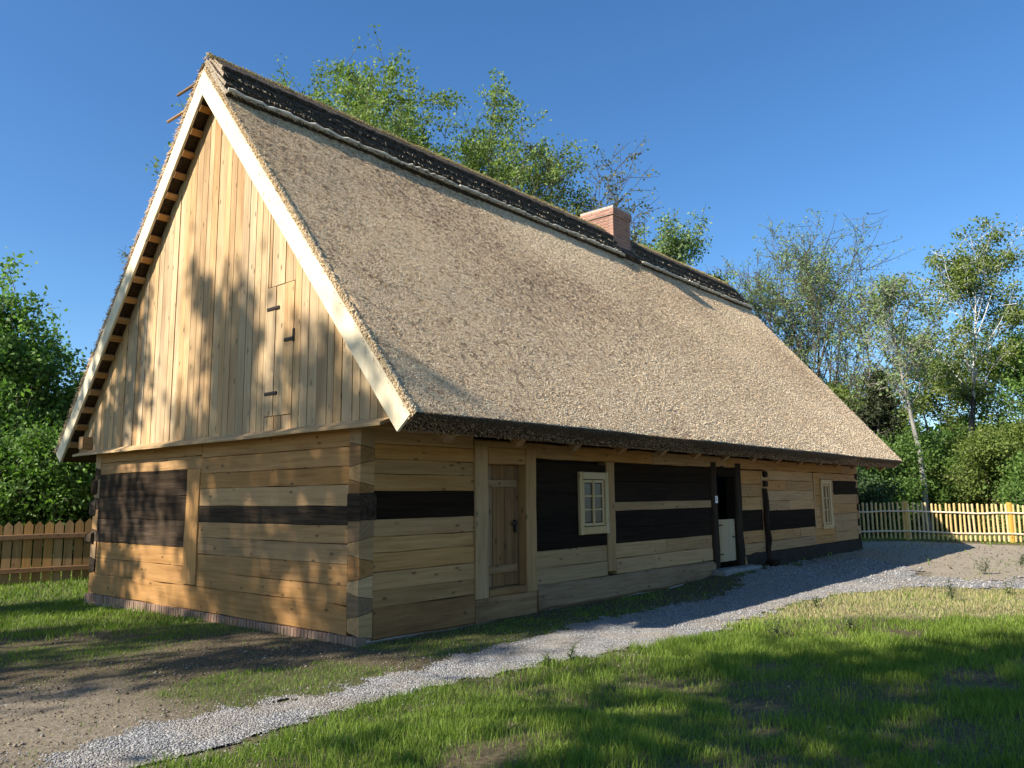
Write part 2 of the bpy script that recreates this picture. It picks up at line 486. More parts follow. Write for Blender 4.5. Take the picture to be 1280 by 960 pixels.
def grass_density(x, y):
    x = np.asarray(x, float); y = np.asarray(y, float)
    n1 = fbm(x, y, 1.3, 21); n2 = fbm(x, y, .45, 33)
    lower = np.interp(x, [p[0] for p in LO_E[:13]], [p[1] for p in LO_E[:13]])
    fg = y < lower
    lush = .22+.75*sstep(.36, .56, n1*.5+n2*.5)
    # bare scuffed spots in the shaded lawn
    for bx, by, br in ((.25, -4.3, .38), (-1.9, -3.5, .4), (2.1, -5.3, .5), (1.5, -3.75, .3), (4.2, -4.35, .25)):
        lush = lush*(1-.88*sstep(br*1.3, br*.6, np.hypot((x-bx)*.8, (y-by)*1.5)+.35*(n2-.5)))
    left = .75*sstep(.40, .58, n1*.5+n2*.5 + .10*sstep(1.5, 4, y)) + .12
    left = np.maximum(left, .9*sstep(3.0, 5.0, y))
    left = left*(1-.85*sstep(.25, .0, np.abs(y-.75)-.75+.6*(n1-.5))*sstep(.3, -.3, x))
    left = left*(1-.93*sstep(-2.0, -3.0, x+.8*(n1-.5))*sstep(1.0, .3, y))
    strip = .6*sstep(.36, .55, n1)+.2
    a = np.where(fg, lush, np.where(x > .2, strip, left))
    dry = sstep(-.25, .3, poly_sd(x, y, DRY)+.5*(n1-.5))
    a = a*(1-dry) + dry*.42*sstep(.35, .6, n2)
    di = sstep(-.3, .3, poly_sd(x, y, DIRT)+.6*(n1-.5))
    a = a*(1-.94*di)
    a = a*(1-.985*path_mask(x, y))
    inside = (x > -.02) & (x < 16.8) & (y > -.04) & (y < 6.9)
    return np.where(inside, 0, a), dry

def axis_pts(lo, hi, near_lo, near_hi, step, far):
    a = list(np.arange(near_lo, near_hi, step))
    s = step; v = near_hi
    while v < far: a.append(v); s *= 1.18; v += s
    s = step; v = near_lo-step
    while v > -far: a.insert(0, v); s *= 1.18; v -= s
    return np.array(a)
gx = axis_pts(0, 0, -7, 26, .10, 900); gy = axis_pts(0, 0, -9, 12, .10, 900)
GX, GY = np.meshgrid(gx, gy, indexing='ij')
X, Y = GX.ravel(), GY.ravel()
Z = gz(X, Y)
ga, gdry = grass_density(X, Y)
pm = path_mask(X, Y)
dirt = sstep(-.3, .3, poly_sd(X, Y, DIRT))
clod = (1-pm)*(.035*(fbm(X, Y, .22, 40)-.5)*(1-.6*ga))
Z = Z + np.where(np.hypot(X-8, Y) < 40, clod, 0)
nx_, ny_ = len(gx), len(gy)
I = np.arange(nx_*ny_).reshape(nx_, ny_)
F = np.stack([I[:-1, :-1].ravel(), I[1:, :-1].ravel(), I[1:, 1:].ravel(), I[:-1, 1:].ravel()], 1)

def ground_mat():
    m, nt, B = new_mat('soil_and_turf')
    vec, _ = objco(nt, False)
    ag = N(nt, 'ShaderNodeAttribute', attribute_name='grass').outputs['Fac']
    ad = N(nt, 'ShaderNodeAttribute', attribute_name='dirt').outputs['Fac']
    ay = N(nt, 'ShaderNodeAttribute', attribute_name='dry').outputs['Fac']
    n1 = noise(nt, vec, 2.5, 6, .65); n2 = noise(nt, vec, 28, 5, .7); n3 = noise(nt, vec, 120, 3, .7)
    soil = ramp(nt, n2, [(.3, (.07, .05, .03)), (.5, (.13, .10, .06)), (.72, (.22, .175, .11))])
    sand = ramp(nt, n2, [(.3, (.22, .18, .125)), (.55, (.38, .32, .235)), (.75, (.50, .43, .34))])
    c = mixc(nt, ad, soil, sand)
    straw = ramp(nt, n3, [(.3, (.20, .16, .08)), (.7, (.46, .40, .24))])
    c = mixc(nt, mth(nt, 'MULTIPLY', ay, .75), c, straw)
    green = ramp(nt, n3, [(.3, (.04, .055, .02)), (.5, (.09, .11, .035)), (.75, (.20, .18, .09))])
    gf = mth(nt, 'MULTIPLY', ag, mth(nt, 'MULTIPLY_ADD', n1, .6, .45))
    c = mixc(nt, gf, c, green)
    L(nt, c, B.inputs['Base Color']); B.inputs['Roughness'].default_value = .95
    B.inputs['Specular IOR Level'].default_value = .1
    bump(nt, mth(nt, 'ADD', n2, mth(nt, 'MULTIPLY', n3, .5)), .9, .025, B)
    return m
far_green = np.where(np.hypot(X-8, Y) > 26, .9, 0)
sandy = np.clip(np.maximum(dirt, .55*sstep(-1.8, -3.0, X)*sstep(1.2, .2, Y)*sstep(-3, -1, Y)), 0, 1)
g = np_mesh('ground', np.stack([X, Y, Z], 1), F, ground_mat(), smooth=True,
            vattr={'grass': np.maximum(ga, far_green), 'dirt': sandy, 'dry': gdry})
tag(g, kind='structure')

# gravel path: its own sheet a few mm above the soil, ragged outline
hx = np.arange(-7, 22, .06); hy = np.arange(-8, 1.4, .06)
HX, HY = np.meshgrid(hx, hy, indexing='ij')
PX, PY = HX.ravel(), HY.ravel()
pmk = path_mask(PX, PY)
PZ = gz(PX, PY) - .014 + .030*sstep(.3, .8, pmk) + .010*(fbm(PX, PY, .15, 60)-.5)
J = np.arange(len(PX)).reshape(len(hx), len(hy))
PF = np.stack([J[:-1, :-1].ravel(), J[1:, :-1].ravel(), J[1:, 1:].ravel(), J[:-1, 1:].ravel()], 1)
keep = (pmk[PF].min(1) > .3)
PF = PF[keep]
used = np.unique(PF); remap = -np.ones(len(PX), int); remap[used] = np.arange(len(used))
def gravel_mat(name='gravel', sheet=True):
    m, nt, B = new_mat(name)
    vec, _ = objco(nt, False)
    if sheet:
        vo = N(nt, 'ShaderNodeTexVoronoi'); vo.inputs['Scale'].default_value = 55; L(nt, vec, vo.inputs['Vector'])
        sp = N(nt, 'ShaderNodeSeparateColor'); L(nt, vo.outputs['Color'], sp.inputs[0])
        f = sp.outputs[0]
    else:
        f = N(nt, 'ShaderNodeAttribute', attribute_name='tone').outputs['Fac']
    c = ramp(nt, f, [(0, (.11, .105, .098)), (.5, (.245, .238, .228)), (.85, (.36, .35, .33)), (1, (.50, .49, .46))])
    n1 = noise(nt, vec, 1.6, 5, .6)
    mr = N(nt, 'ShaderNodeMapRange'); L(nt, n1, mr.inputs[0]); mr.inputs[1].default_value = .42; mr.inputs[2].default_value = .66; mr.inputs[4].default_value = .6
    c = mixc(nt, mr.outputs[0], c, (.30, .25, .185))
    L(nt, c, B.inputs['Base Color']); B.inputs['Roughness'].default_value = .9
    if sheet:
        bump(nt, mth(nt, 'MULTIPLY', vo.outputs['Distance'], -1), 1.0, .02, B)
    return m
gp = np_mesh('gravel_path', np.stack([PX, PY, PZ], 1)[used], remap[PF], gravel_mat(), smooth=True)
tag(gp, kind='structure')

rng = np.random.RandomState(3)
def in_view(x, y, margin=0.30):
    dx, dy = x-CX, y-CY
    fw = dx*fwd.x + dy*fwd.y; side = dx*rt.x + dy*rt.y
    h = math.hypot(fwd.x, fwd.y)
    return (fw > .8) & (np.abs(side) < fw/h*(.65+margin)+.8)
# loose stones of the path
def scatter(xr, yr, dens, fn):
    n = int((xr[1]-xr[0])*(yr[1]-yr[0])*dens)
    x = rng.uniform(*xr, n); y = rng.uniform(*yr, n)
    p = fn(x, y)
    k = (rng.rand(n) < p) & in_view(x, y)
    return x[k], y[k]
sx, sy, ss = [], [], []
for xr, yr, dn, sz in (((-6, 3), (-3.4, -.3), 4600, .0062), ((3, 9), (-4, -.2), 1500, .0092), ((9, 20), (-8, .5), 160, .018), ((-6, 4), (-3.2, 1.5), 22, .007)):
    if dn > 60: x, y = scatter(xr, yr, dn, lambda a, b: .06*sstep(-.45, 0, poly_sd(a, b, GRAVEL))*(a > -4.2)+.94*sstep(.1, .8, path_mask(a, b)))
    else: x, y = scatter(xr, yr, dn, lambda a, b: (1-path_mask(a, b))*(1-grass_density(a, b)[0]))
    sx.append(x); sy.append(y); ss.append(np.full(len(x), sz)*rng.uniform(.55, 1.5, len(x)))
sx = np.concatenate(sx); sy = np.concatenate(sy); ss = np.concatenate(ss)
n = len(sx)
octv = np.array([[1, 0, 0], [0, 1, 0], [-1, 0, 0], [0, -1, 0], [0, 0, .7], [0, 0, -.7]], float)
octf = np.array([[0, 1, 4], [1, 2, 4], [2, 3, 4], [3, 0, 4], [1, 0, 5], [2, 1, 5], [3, 2, 5], [0, 3, 5]])
V = octv[None]*rng.uniform(.6, 1.25, (n, 6, 1))*ss[:, None, None]
V[:, :, :2] *= rng.uniform(.8, 1.4, (n, 1, 1))
an = rng.uniform(0, 6.28, n); ca, sa = np.cos(an)[:, None], np.sin(an)[:, None]
V = np.stack([V[:, :, 0]*ca-V[:, :, 1]*sa, V[:, :, 0]*sa+V[:, :, 1]*ca, V[:, :, 2]], 2)
V += np.stack([sx, sy, gz(sx, sy)+.016+ss*.2], 1)[:, None]
o = np_mesh('gravel_stones', V.reshape(-1, 3), (octf[None]+6*np.arange(n)[:, None, None]).reshape(-1, 3),
            gravel_mat('loose_stones', False), tone=np.repeat(rng.rand(n), 8))
tag(o, 'loose grey crushed stones lying over the path', 'gravel', kind='stuff')
cx_, cy_ = scatter((-6, 4), (-3.2, 4), 900, lambda a, b: (1-path_mask(a, b))*(1-grass_density(a, b)[0])*.8)
c2, c3 = scatter((-5, 22), (-9, 1), 90, lambda a, b: (1-path_mask(a, b))*(1-grass_density(a, b)[0])*.8)
cx_ = np.r_[cx_, c2]; cy_ = np.r_[cy_, c3]; n = len(cx_)
ss = np.minimum(rng.gamma(2.0, .0026, n), .014)*np.where(np.arange(n) < n-len(c2), 1, 1.7)
V = octv[None]*rng.uniform(.6, 1.25, (n, 6, 1))*ss[:, None, None]
V += np.stack([cx_, cy_, gz(cx_, cy_)+ss*.2+.002], 1)[:, None]
o = np_mesh('soil_clods', V.reshape(-1, 3), (octf[None]+6*np.arange(n)[:, None, None]).reshape(-1, 3),
            straw_mat('crumbled_soil', [(0, (.07, .05, .035)), (.6, (.17, .13, .09)), (1, (.32, .26, .19))]), tone=np.repeat(rng.rand(n), 8))
tag(o, 'crumbs of brown soil and chaff on the bare ground', 'soil', kind='stuff')

# ---- grass blades
def blades(name, mat, parts, label, cat='grass'):
    xs, ys, hs, ws, tn = [], [], [], [], []
    for (xr, yr, dn, h0, w0, fn) in parts:
        x, y = scatter(xr, yr, dn, fn)
        # tufts: jitter the height by a slow noise
        hn = fbm(x, y, .35, 77)
        hs.append(h0*(.15+1.6*hn)*rng.uniform(.5, 1.3, len(x))); ws.append(np.full(len(x), w0)*rng.uniform(.7, 1.3, len(x)))
        xs.append(x); ys.append(y); tn.append(np.clip(.5*fbm(x, y, 1.0, 81)+.5*rng.rand(len(x)), 0, 1))
    x = np.concatenate(xs); y = np.concatenate(ys); h = np.concatenate(hs); w = np.concatenate(ws); tn = np.concatenate(tn)
    n = len(x); a = rng.uniform(0, 6.28, n); lean = rng.uniform(.1, .75, n); la = rng.uniform(0, 6.28, n)
    z = gz(x, y)-.004
    px, py = np.cos(a)*w/2, np.sin(a)*w/2
    lx, ly = np.cos(la)*lean*h, np.sin(la)*lean*h
    P = np.zeros((n, 5, 3))
    P[:, 0] = np.stack([x-px, y-py, z], 1); P[:, 1] = np.stack([x+px, y+py, z], 1)
    P[:, 2] = np.stack([x+px*.8+lx*.35, y+py*.8+ly*.35, z+h*.6], 1); P[:, 3] = np.stack([x-px*.8+lx*.35, y-py*.8+ly*.35, z+h*.6], 1)
    P[:, 4] = np.stack([x+lx, y+ly, z+h], 1)
    b = 5*np.arange(n)[:, None]
    T = np.concatenate([b+[0, 1, 2], b+[0, 2, 3], b+[3, 2, 4]], 1).reshape(-1, 3)
    o = np_mesh(name, P.reshape(-1, 3), T, mat, tone=np.repeat(tn, 3))
    print(name, n)
    return tag(o, label, cat, kind='stuff')
GRASS = leaf_mat('grass_blades', (.07, .12, .016), (.17, .25, .03), (.38, .44, .09), .35)
DRYG = leaf_mat('dry_grass_blades', (.28, .22, .10), (.42, .36, .18), (.34, .36, .12), .2)
low = lambda x: np.interp(x, [p[0] for p in LO_E[:13]], [p[1] for p in LO_E[:13]])
fgf = lambda a, b: grass_density(a, b)[0]*(b < low(a)+.05)*(1-grass_density(a, b)[1])
bgf = lambda a, b: grass_density(a, b)[0]*(b >= low(a)+.05)
dry_only = lambda a, b: np.clip(grass_density(a, b)[1]*.8*(1-path_mask(a, b)), 0, 1)
blades('lawn_grass', GRASS, [
    ((-5, 3), (-7.5, -2), 5200, .075, .0045, fgf), ((3, 8), (-8.5, -2.4), 2800, .080, .007, fgf),
    ((8, 16), (-9, -3), 300, .07, .014, fgf)], 'lush green lawn grass in front of the gravel path')
blades('yard_grass', GRASS, [
    ((-5, 3.5), (-2, 3), 1500, .035, .0055, bgf), ((-5, 1), (3, 8), 1100, .06, .009, bgf),
    ((-5, 3), (8, 16), 500, .08, .014, bgf), ((3.5, 12), (-1.6, 0), 700, .05, .008, bgf),
    ((12, 30), (-9, 5), 60, .08, .03, bgf)], 'short patchy grass around the house walls')
blades('dry_grass', DRYG, [
    ((3, 10), (-8, -2.2), 1100, .055, .008, dry_only)], 'pale dry grass beside the gravel path')
blades('sparse_green_grass', GRASS, [
    ((3, 10), (-8, -2.2), 420, .055, .008, dry_only)], 'green blades growing through the dry grass')

# ------------------------------------------------------------------ the cottage
random.seed(11)
LEN, WID = 16.74, 6.84
EY, EZ = -1.10, 2.39          # top edge of the thatch at the eave
RY, RZ = 3.42, 7.79           # ridge
SL = math.atan2(RZ-EZ, RY-EY)
TH = .28
cs_, sn_ = math.cos(SL), math.sin(SL)
def slope_pt(s, h, back=False):
    """s = metres down the slope from the ridge, h = height off the outer surface"""
    y = RY - s*cs_ - h*sn_; z = RZ - s*sn_ + h*cs_
    return ((2*RY-y) if back else y, z)
SLEN = math.hypot(RZ-EZ, RY-EY)
XN, XF = -.20, 16.97
H = empty('thatched_cottage', (8.4, 3.4, 0), 'long timber log cottage under a steep reed thatched roof with a brick chimney', 'cottage')

def under(y):   # z of the underside of the thatch
    yy = y if y <= RY else 2*RY-y
    return RZ - TH/cs_ - (RY-yy)*math.tan(SL)

def courses(z0, z1, n, jit=.02):
    zs = [z0+(z1-z0)*i/n for i in range(n+1)]
    return [zs[0]] + [z+random.uniform(-jit, jit) for z in zs[1:-1]] + [zs[-1]]
def front_logs(mb, x0, x1, z0, z1, n, y=0.0, split=None, wob=.0022, thick=.18, bev=.006, proud=.003):
    zs = courses(z0, z1, n)
    for a, b in zip(zs[:-1], zs[1:]):
        cuts = [x0, x1]
        if split and random.random() < split: cuts = [x0, random.uniform(x0+.3*(x1-x0), x1-.3*(x1-x0)), x1]
        for c0, c1 in zip(cuts[:-1], cuts[1:]):
            o = random.uniform(-proud, proud)
            mb.beam((c0+.002, y+o+thick/2, (a+b)/2), (c1-.002, y+o+thick/2, (a+b)/2), (0, 1, 0), thick, b-a-.004, bev, n=max(2, int((c1-c0)/.35)), wob=wob)
def gable_logs(mb, y0, y1, z0, z1, n, x=0.0, wob=.0022, thick=.18, bev=.006):
    zs = courses(z0, z1, n)
    for a, b in zip(zs[:-1], zs[1:]):
        o = random.uniform(-.004, .004)
        mb.beam((x+o+thick/2, y0+.002, (a+b)/2), (x+o+thick/2, y1-.002, (a+b)/2), (1, 0, 0), thick, b-a-.004, bev, n=max(2, int((y1-y0)/.35)), wob=wob)

CW = .19
def FL(name, mat, label, *a, **k):
    m = MB(); front_logs(m, *a, **k); return m.build(name, mat, H, label)
def GL(name, mat, label, *a, **k):
    m = MB(); gable_logs(m, *a, **k); return m.build(name, mat, H, label)
def BX(name, mat, label, kind, *a, parent=None, **k):
    m = MB(); getattr(m, kind)(*a, **k); return m.build(name, mat, parent or H, label)
# ---- front wall (faces -y): panels of squared logs
for (x0, x1, z0, z1, n, sp) in ((CW, 1.79, .36, 1.31, 5, 0), (CW, 1.79, 1.62, 2.34, 4, 0), (3.01, 4.73, .36, .81, 2, .3), (4.97, 8.19, .36, .82, 2, .9),
        (9.50, 10.50, .36, .83, 2, 0), (9.50, 10.50, 1.24, 2.04, 3, 0), (10.50, 10.78, .36, 2.04, 6, 0), (10.78, 13.46, .38, .80, 2, .5), (10.78, 13.46, 1.21, 2.06, 4, .5),
        (14.82, LEN-CW, .38, 1.54, 5, 0), (14.82, LEN-CW, 1.88, 2.06, 1, 0), (13.46, 14.82, .38, .74, 2, 0), (13.54, 13.90, .74, 2.06, 5, 0), (14.58, 14.82, .74, 1.90, 4, 0), (13.90, 14.82, 1.91, 2.06, 1, 0)):
    FL('log_panel', W_X, None, x0, x1, z0, z1, n, split=sp)
BX('infill_plank', W_X, None, 'box', 4.97, 8.19, -.006, .16, 1.32, 1.452, n=8, wob=.002)
FL('sill_log', G_X, None, CW, 1.79, .02, .36, 1, y=-.012, wob=.005, thick=.2, bev=.02)
FL('sill_log', G_X, None, 1.79, 3.0, .0, .31, 1, y=-.02, wob=.006, thick=.24, bev=.02)
FL('sill_log', G_X, None, 3.0, 8.2, .0, .36, 1, y=-.03, wob=.011, thick=.24, bev=.05)
FL('sill_log', G_X, None, 9.3, 10.6, .1, .36, 1, y=-.02, wob=.008, thick=.24, bev=.03)
for (x0, x1, z0, z1, n) in ((CW, 1.79, 1.31, 1.62, 1), (3.01, 4.73, .81, 2.02, 3), (4.97, 8.19, .82, 1.32, 2), (4.97, 8.19, 1.452, 2.06, 2),
        (9.50, 10.50, .83, 1.24, 1), (10.78, 13.46, .80, 1.21, 1), (14.82, LEN-.05, 1.54, 1.88, 1)):
    FL('old_timber_panel', O_X, 'blackened old timber kept between new logs', x0, x1, z0, z1, n, bev=.003, wob=.0015, proud=.001)
for a, b in ((1.79, 3.9), (3.9, 6.1), (6.1, 8.9), (8.9, 11.2), (11.2, 13.8), (13.8, LEN)):
    m = MB(); m.beam((a+.002, .09, 2.17), (b-.002, .09, 2.17), (0, 1, 0), .215, .21, .02, n=6, wob=.004); m.build('wall_plate', W_X, H)
m = MB(); m.beam((-.02, .09, 2.42), (LEN, .09, 2.42), (0, 1, 0), .23, .22, .02, n=30, wob=.006); m.build('wall_plate', W_X, H)
BX('wall_post', W_Z, None, 'boxz', 4.735, 4.955, -.016, .17, .42, 2.065, n=5, wob=.003)
BX('wall_post', W_Z, None, 'boxz', 13.46, 13.54, -.02, .15, .74, 2.05, n=4, wob=.002)
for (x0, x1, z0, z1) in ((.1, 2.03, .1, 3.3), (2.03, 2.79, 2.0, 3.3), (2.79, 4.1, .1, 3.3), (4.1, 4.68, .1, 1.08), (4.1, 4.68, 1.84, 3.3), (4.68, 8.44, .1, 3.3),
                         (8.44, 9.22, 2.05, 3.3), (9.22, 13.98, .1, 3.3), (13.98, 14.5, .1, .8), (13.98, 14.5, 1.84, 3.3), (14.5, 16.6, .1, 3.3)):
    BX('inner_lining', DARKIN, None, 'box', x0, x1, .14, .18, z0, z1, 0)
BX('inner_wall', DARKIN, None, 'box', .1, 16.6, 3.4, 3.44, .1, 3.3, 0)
FL('back_wall', W_X, None, 0.0, LEN, .0, 2.5, 9, y=WID-.18, wob=.005)
GL('far_wall', W_Y, None, CW, WID-CW, 0, 2.5, 9, x=LEN-.18)
# ---- gable wall (faces -x)
for (y0, y1, z0, z1, n) in ((CW, 3.42, 1.46, 2.34, 4), (CW, 3.42, .40, 1.25, 4), (3.76, 6.62, .40, .90, 2), (3.42, WID-.02, 1.97, 2.34, 2)):
    GL('log_panel', W_Y, None, y0, y1, z0, z1, n)
GL('sill_log', W_Y, None, CW, WID, .09, .40, 1, x=-.008, wob=.006)
GL('old_timber_panel', O_Y, 'dark old timber in the gable wall', CW-.02, 3.42, 1.25, 1.46, 1, bev=.004, wob=.002)
GL('old_timber_panel', O_Y, 'dark old timbers left of the gable post', 3.76, WID-.02, .90, 1.97, 3, bev=.006, wob=.003)
BX('wall_post', W_Z, None, 'boxz', -.022, .15, 3.42, 3.76, .42, 1.968, n=6, wob=.004)
# corner joints: alternating dovetailed log ends
def corner(x0, sx_, y0, sy_, z0, z1, n, mats):
    zs = courses(z0, z1, n, .025)
    k = .035
    for i in range(n):
        vs = []
        o = random.uniform(-.001, .010); o2 = random.uniform(-.001, .008)
        for lv in (0, 1):
            sg = 1 if (i+lv) % 2 else -1
            for (u, v_) in ((-o/CW, -o2/CW), (1, -o2/CW), (1, 1), (-o/CW, 1)):
                x = x0+sx_*u*CW; y = y0+sy_*v_*CW
                z = zs[i+lv] + sg*k*(u-v_) + (.003 if lv == 0 else -.003)
                vs.append((x, y, z))
        f = [(3, 2, 1, 0), (4, 5, 6, 7), (0, 1, 5, 4), (1, 2, 6, 5), (2, 3, 7, 6), (3, 0, 4, 7)]
        if sx_*sy_ < 0: f = [tuple(reversed(q)) for q in f]
        m = MB(); m.add(vs, f); m.build('log_end', mats[i % 2], H)
corner(0, 1, 0, 1, .09, 2.34, 11, (ENDL, END))
corner(0, 1, WID, -1, .40, 2.34, 8, (O_Y, ENDL))
corner(LEN, -1, 0, 1, .09, 2.34, 11, (END, O_X))
for (p, q, z0, z1) in ((-.05, WID+.16, .86, 1.04), (-.03, WID+.10, 1.30, 1.55), (-.03, WID+.08, 1.66, 1.9)):
    BX('old_log_end', O_Y, 'black weathered log end sticking out at the back corner', 'boxy', p, .14, WID-.1, q, z0, z1, .03, n=2, wob=.006)
BX('old_log_end', O_Y, 'blackened old log end at the near corner', 'box', -.016, .215, -.016, .20, 1.30, 1.60, .015, n=2, wob=.004)
# brick plinth
w = MB()
y = -.02
while y < WID:
    b = random.uniform(.062, .07)
    w.boxy(-.035+random.uniform(-.004, .004), .1, y, y+b-.015, -.035, .088+random.uniform(-.004, .002), .006)
    w.boxy(-.045+random.uniform(-.004, .004), .1, y-.03, y+b*2-.045, -.12, -.042, .006) if random.random() < .5 else None
    y += b
x = 0.08
while x < 2.2:
    w.box(x, x+.062, -.012, .1, -.10, .012, .005); x += .07
w.build('brick_plinth', BRICKP, H)
w = MB(); w.boxy(-.026, .08, -.01, WID, -.25, .08, 0); w.box(.0, 9.6, .02, .1, -.2, .05, 0)
w.build('plinth_mortar', MORTAR, H)
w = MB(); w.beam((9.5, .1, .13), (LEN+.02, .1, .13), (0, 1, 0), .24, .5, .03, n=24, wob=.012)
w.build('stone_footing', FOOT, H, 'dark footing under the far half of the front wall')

# ---- gable boarding
w = MB(); bk = MB()
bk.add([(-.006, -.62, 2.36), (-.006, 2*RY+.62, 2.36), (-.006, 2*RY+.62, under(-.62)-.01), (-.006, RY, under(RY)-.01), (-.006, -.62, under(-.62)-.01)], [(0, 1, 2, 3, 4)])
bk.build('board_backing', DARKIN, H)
y = -.66
HY0, HY1, HZ0, HZ1 = 1.28, 1.87, 2.56, 4.20
ys = []
while y < 2*RY+.66:
    b = random.uniform(.12, .20); ys.append((y, min(y+b, 2*RY+.70))); y += b
def board(mb, a, b, z0, za, zb, x=0):
    g_ = .0055; o = random.uniform(-.007, .004)+x
    xb, xf = -.03+o+.02, -.03+o
    a += g_; b -= g_
    vs = [(xf, a, z0), (xf, b, z0), (xf, b, zb), (xf, a, za), (xb, a, z0), (xb, b, z0), (xb, b, zb), (xb, a, za)]
    mb.add(vs, [(3, 2, 1, 0), (4, 5, 6, 7), (0, 1, 5, 4), (1, 2, 6, 5), (2, 3, 7, 6), (3, 0, 4, 7)])
for a, b in ys:
    za, zb = under(a)-.006, under(b)-.006
    if za < 2.4 and zb < 2.4: continue
    za = max(za, 2.37); zb = max(zb, 2.37)
    if b <= HY0 or a >= HY1:
        board(w, a, b, 2.365, za, zb)
    else:
        for p, q in ((a, HY0), (HY1, b)):
            if q-p > .01 and p >= a and q <= b: board(w, p, q, 2.365, under(p)-.006, under(q)-.006)
        p, q = max(a, HY0), min(b, HY1)
        board(w, p, q, 2.365, HZ0-.010, HZ0-.010)
        board(w, p, q, HZ1+.014, under(p)-.006, under(q)-.006)
gb = w.build('gable_boarding', B_Z, H)
hatch = MB(); yy = HY0
while yy < HY1-.02:
    b = min(random.uniform(.17, .22), HY1-yy)
    if HY1-yy-b < .08: b = HY1-yy
    board(hatch, yy, yy+b, HZ0, HZ1, HZ1, -.006); yy += b
ho = hatch.build('loft_hatch', B_Z, H)
for z, y0, y1 in ((3.92, 1.60, 1.86), (2.84, 1.60, 1.86)):
    m_ = MB(); m_.boxy(-.052, -.036, y0, y1, z-.02, z+.02, .004); m_.build('strap_hinge', IRON, ho)
m_ = MB(); m_.boxy(-.056, -.036, 1.27, 1.46, 3.46, 3.50, .004); m_.boxz(-.05, -.036, 1.26, 1.29, 3.44, 3.60, .003)
m_.build('latch', IRON, ho)
# ledge under the boarding
w = MB()
vs = [(-.02, -.60, 2.375), (-.205, -.60, 2.300), (-.205, -.60, 2.275), (-.02, -.60, 2.345)]
nst = 24; V_ = []; F_ = []
for i in range(nst+1):
    yv = -.58 + (WID+1.0)*i/nst
    oz = random.uniform(-.004, .004); ox = random.uniform(-.004, .004)
    V_ += [(-.02, yv, 2.390+oz), (-.225+ox, yv, 2.315+oz), (-.225+ox, yv, 2.282+oz), (-.02, yv, 2.350+oz)]
for i in range(nst):
    for j in range(4):
        F_.append((i*4+j, (i+1)*4+j, (i+1)*4+(j+1) % 4, i*4+(j+1) % 4))
F_ += [(0, 1, 2, 3), tuple(nst*4+j for j in (3, 2, 1, 0))]
w.add(V_, F_, .5); w.build('ledge_board', B_Y, H)
w = MB(); w.boxy(-.018, .16, -.35, WID+.2, 2.345, 2.60, .004, n=10, wob=.001)
w.build('tie_beam', D_X, H)
w = MB(); w.box(-.19, .1, WID+.12, WID+.27, 2.40, 2.60, .008); w.build('purlin_end', W_X, H)

# ---- thatch
def sweep(prof_fn, x0, x1, step, name, mat, parent, nseed=0, amp=.012, lump=.03, under_mat=None, end_mat=None):
    xs = np.arange(x0, x1+step*.5, step); xs[-1] = x1
    P = np.array(prof_fn(0)); k = len(P)
    V = np.zeros((len(xs), k, 3))
    nr = np.random.RandomState(nseed+5)
    for i, x in enumerate(xs):
        V[i, :, 0] = x + nr.normal(0, .006 if 0 < i < len(xs)-1 else .012, k)
        V[i, :, 1:] = np.array(prof_fn(i))
    # outward normals in the profile plane
    nx = np.roll(V[:, :, 1:], -1, 1)-np.roll(V[:, :, 1:], 1, 1)
    nrm = np.stack([nx[:, :, 1], -nx[:, :, 0]], 2); nrm /= np.linalg.norm(nrm, axis=2, keepdims=True)+1e-9
    s = np.cumsum(np.r_[0, np.linalg.norm(np.diff(P, axis=0), axis=1)])
    SX, SS = np.meshgrid(xs, s, indexing='ij')
    d = lump*(fbm(SX, V[:, :, 1]*1.5, 1.6, nseed, 3)-.5) + nr.normal(0, amp, SX.shape)
    V[:, :, 1:] += nrm*d[:, :, None]
    Ix = np.arange(len(xs)*k).reshape(len(xs), k)
    A = Ix[:-1]; B_ = Ix[1:]
    F = np.stack([A, np.roll(A, -1, 1), np.roll(B_, -1, 1), B_], 2).reshape(-1, 4)
    me_v = V.reshape(-1, 3)
    o = np_mesh(name, me_v, F, mat, parent)
    # end caps
    import bmesh
    bm = bmesh.new(); bm.from_mesh(o.data); bm.verts.ensure_lookup_table()
    bm.faces.new([bm.verts[i] for i in Ix[0][::-1]]); bm.faces.new([bm.verts[i] for i in Ix[-1]])
    bmesh.ops.recalc_face_normals(bm, faces=bm.faces)
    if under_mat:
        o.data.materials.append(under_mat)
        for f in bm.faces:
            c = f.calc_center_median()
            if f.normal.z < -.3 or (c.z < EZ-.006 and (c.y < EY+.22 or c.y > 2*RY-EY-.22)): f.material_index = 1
    if end_mat:
        o.data.materials.append(end_mat); bm.faces.ensure_lookup_table()
        for f in bm.faces[-2:]: f.material_index = 1
    bm.to_mesh(o.data); bm.free()
    return o
def thatch_prof(_):
    P = []
    ns = 80
    P.append((EY+TH*sn_+.03, EZ-TH*cs_+.01)); P.append((EY+TH*sn_*.5+.01, EZ-TH*cs_*.55)); P.append((EY, EZ-.035)); P.append((EY-.002, EZ-.005)); P.append((EY+.02, EZ+.03))
    for i in range(1, ns): P.append((EY+.02+(RY-EY-.02)*i/ns, EZ+.03+(RZ-EZ-.03)*i/ns))
    P.append((RY, RZ))
    for i in range(12): t = (i+1)/12; P.append((RY+(RY-EY)*t, RZ-(RZ-EZ)*t))
    P.append((2*RY-EY-TH*sn_, EZ-TH*cs_))
    P.append((RY, RZ-TH/cs_))
    return P[::-1]
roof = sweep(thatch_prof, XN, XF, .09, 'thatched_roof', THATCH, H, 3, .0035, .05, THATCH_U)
roof['label'] = 'steep pale reed thatch with trimmed eave'

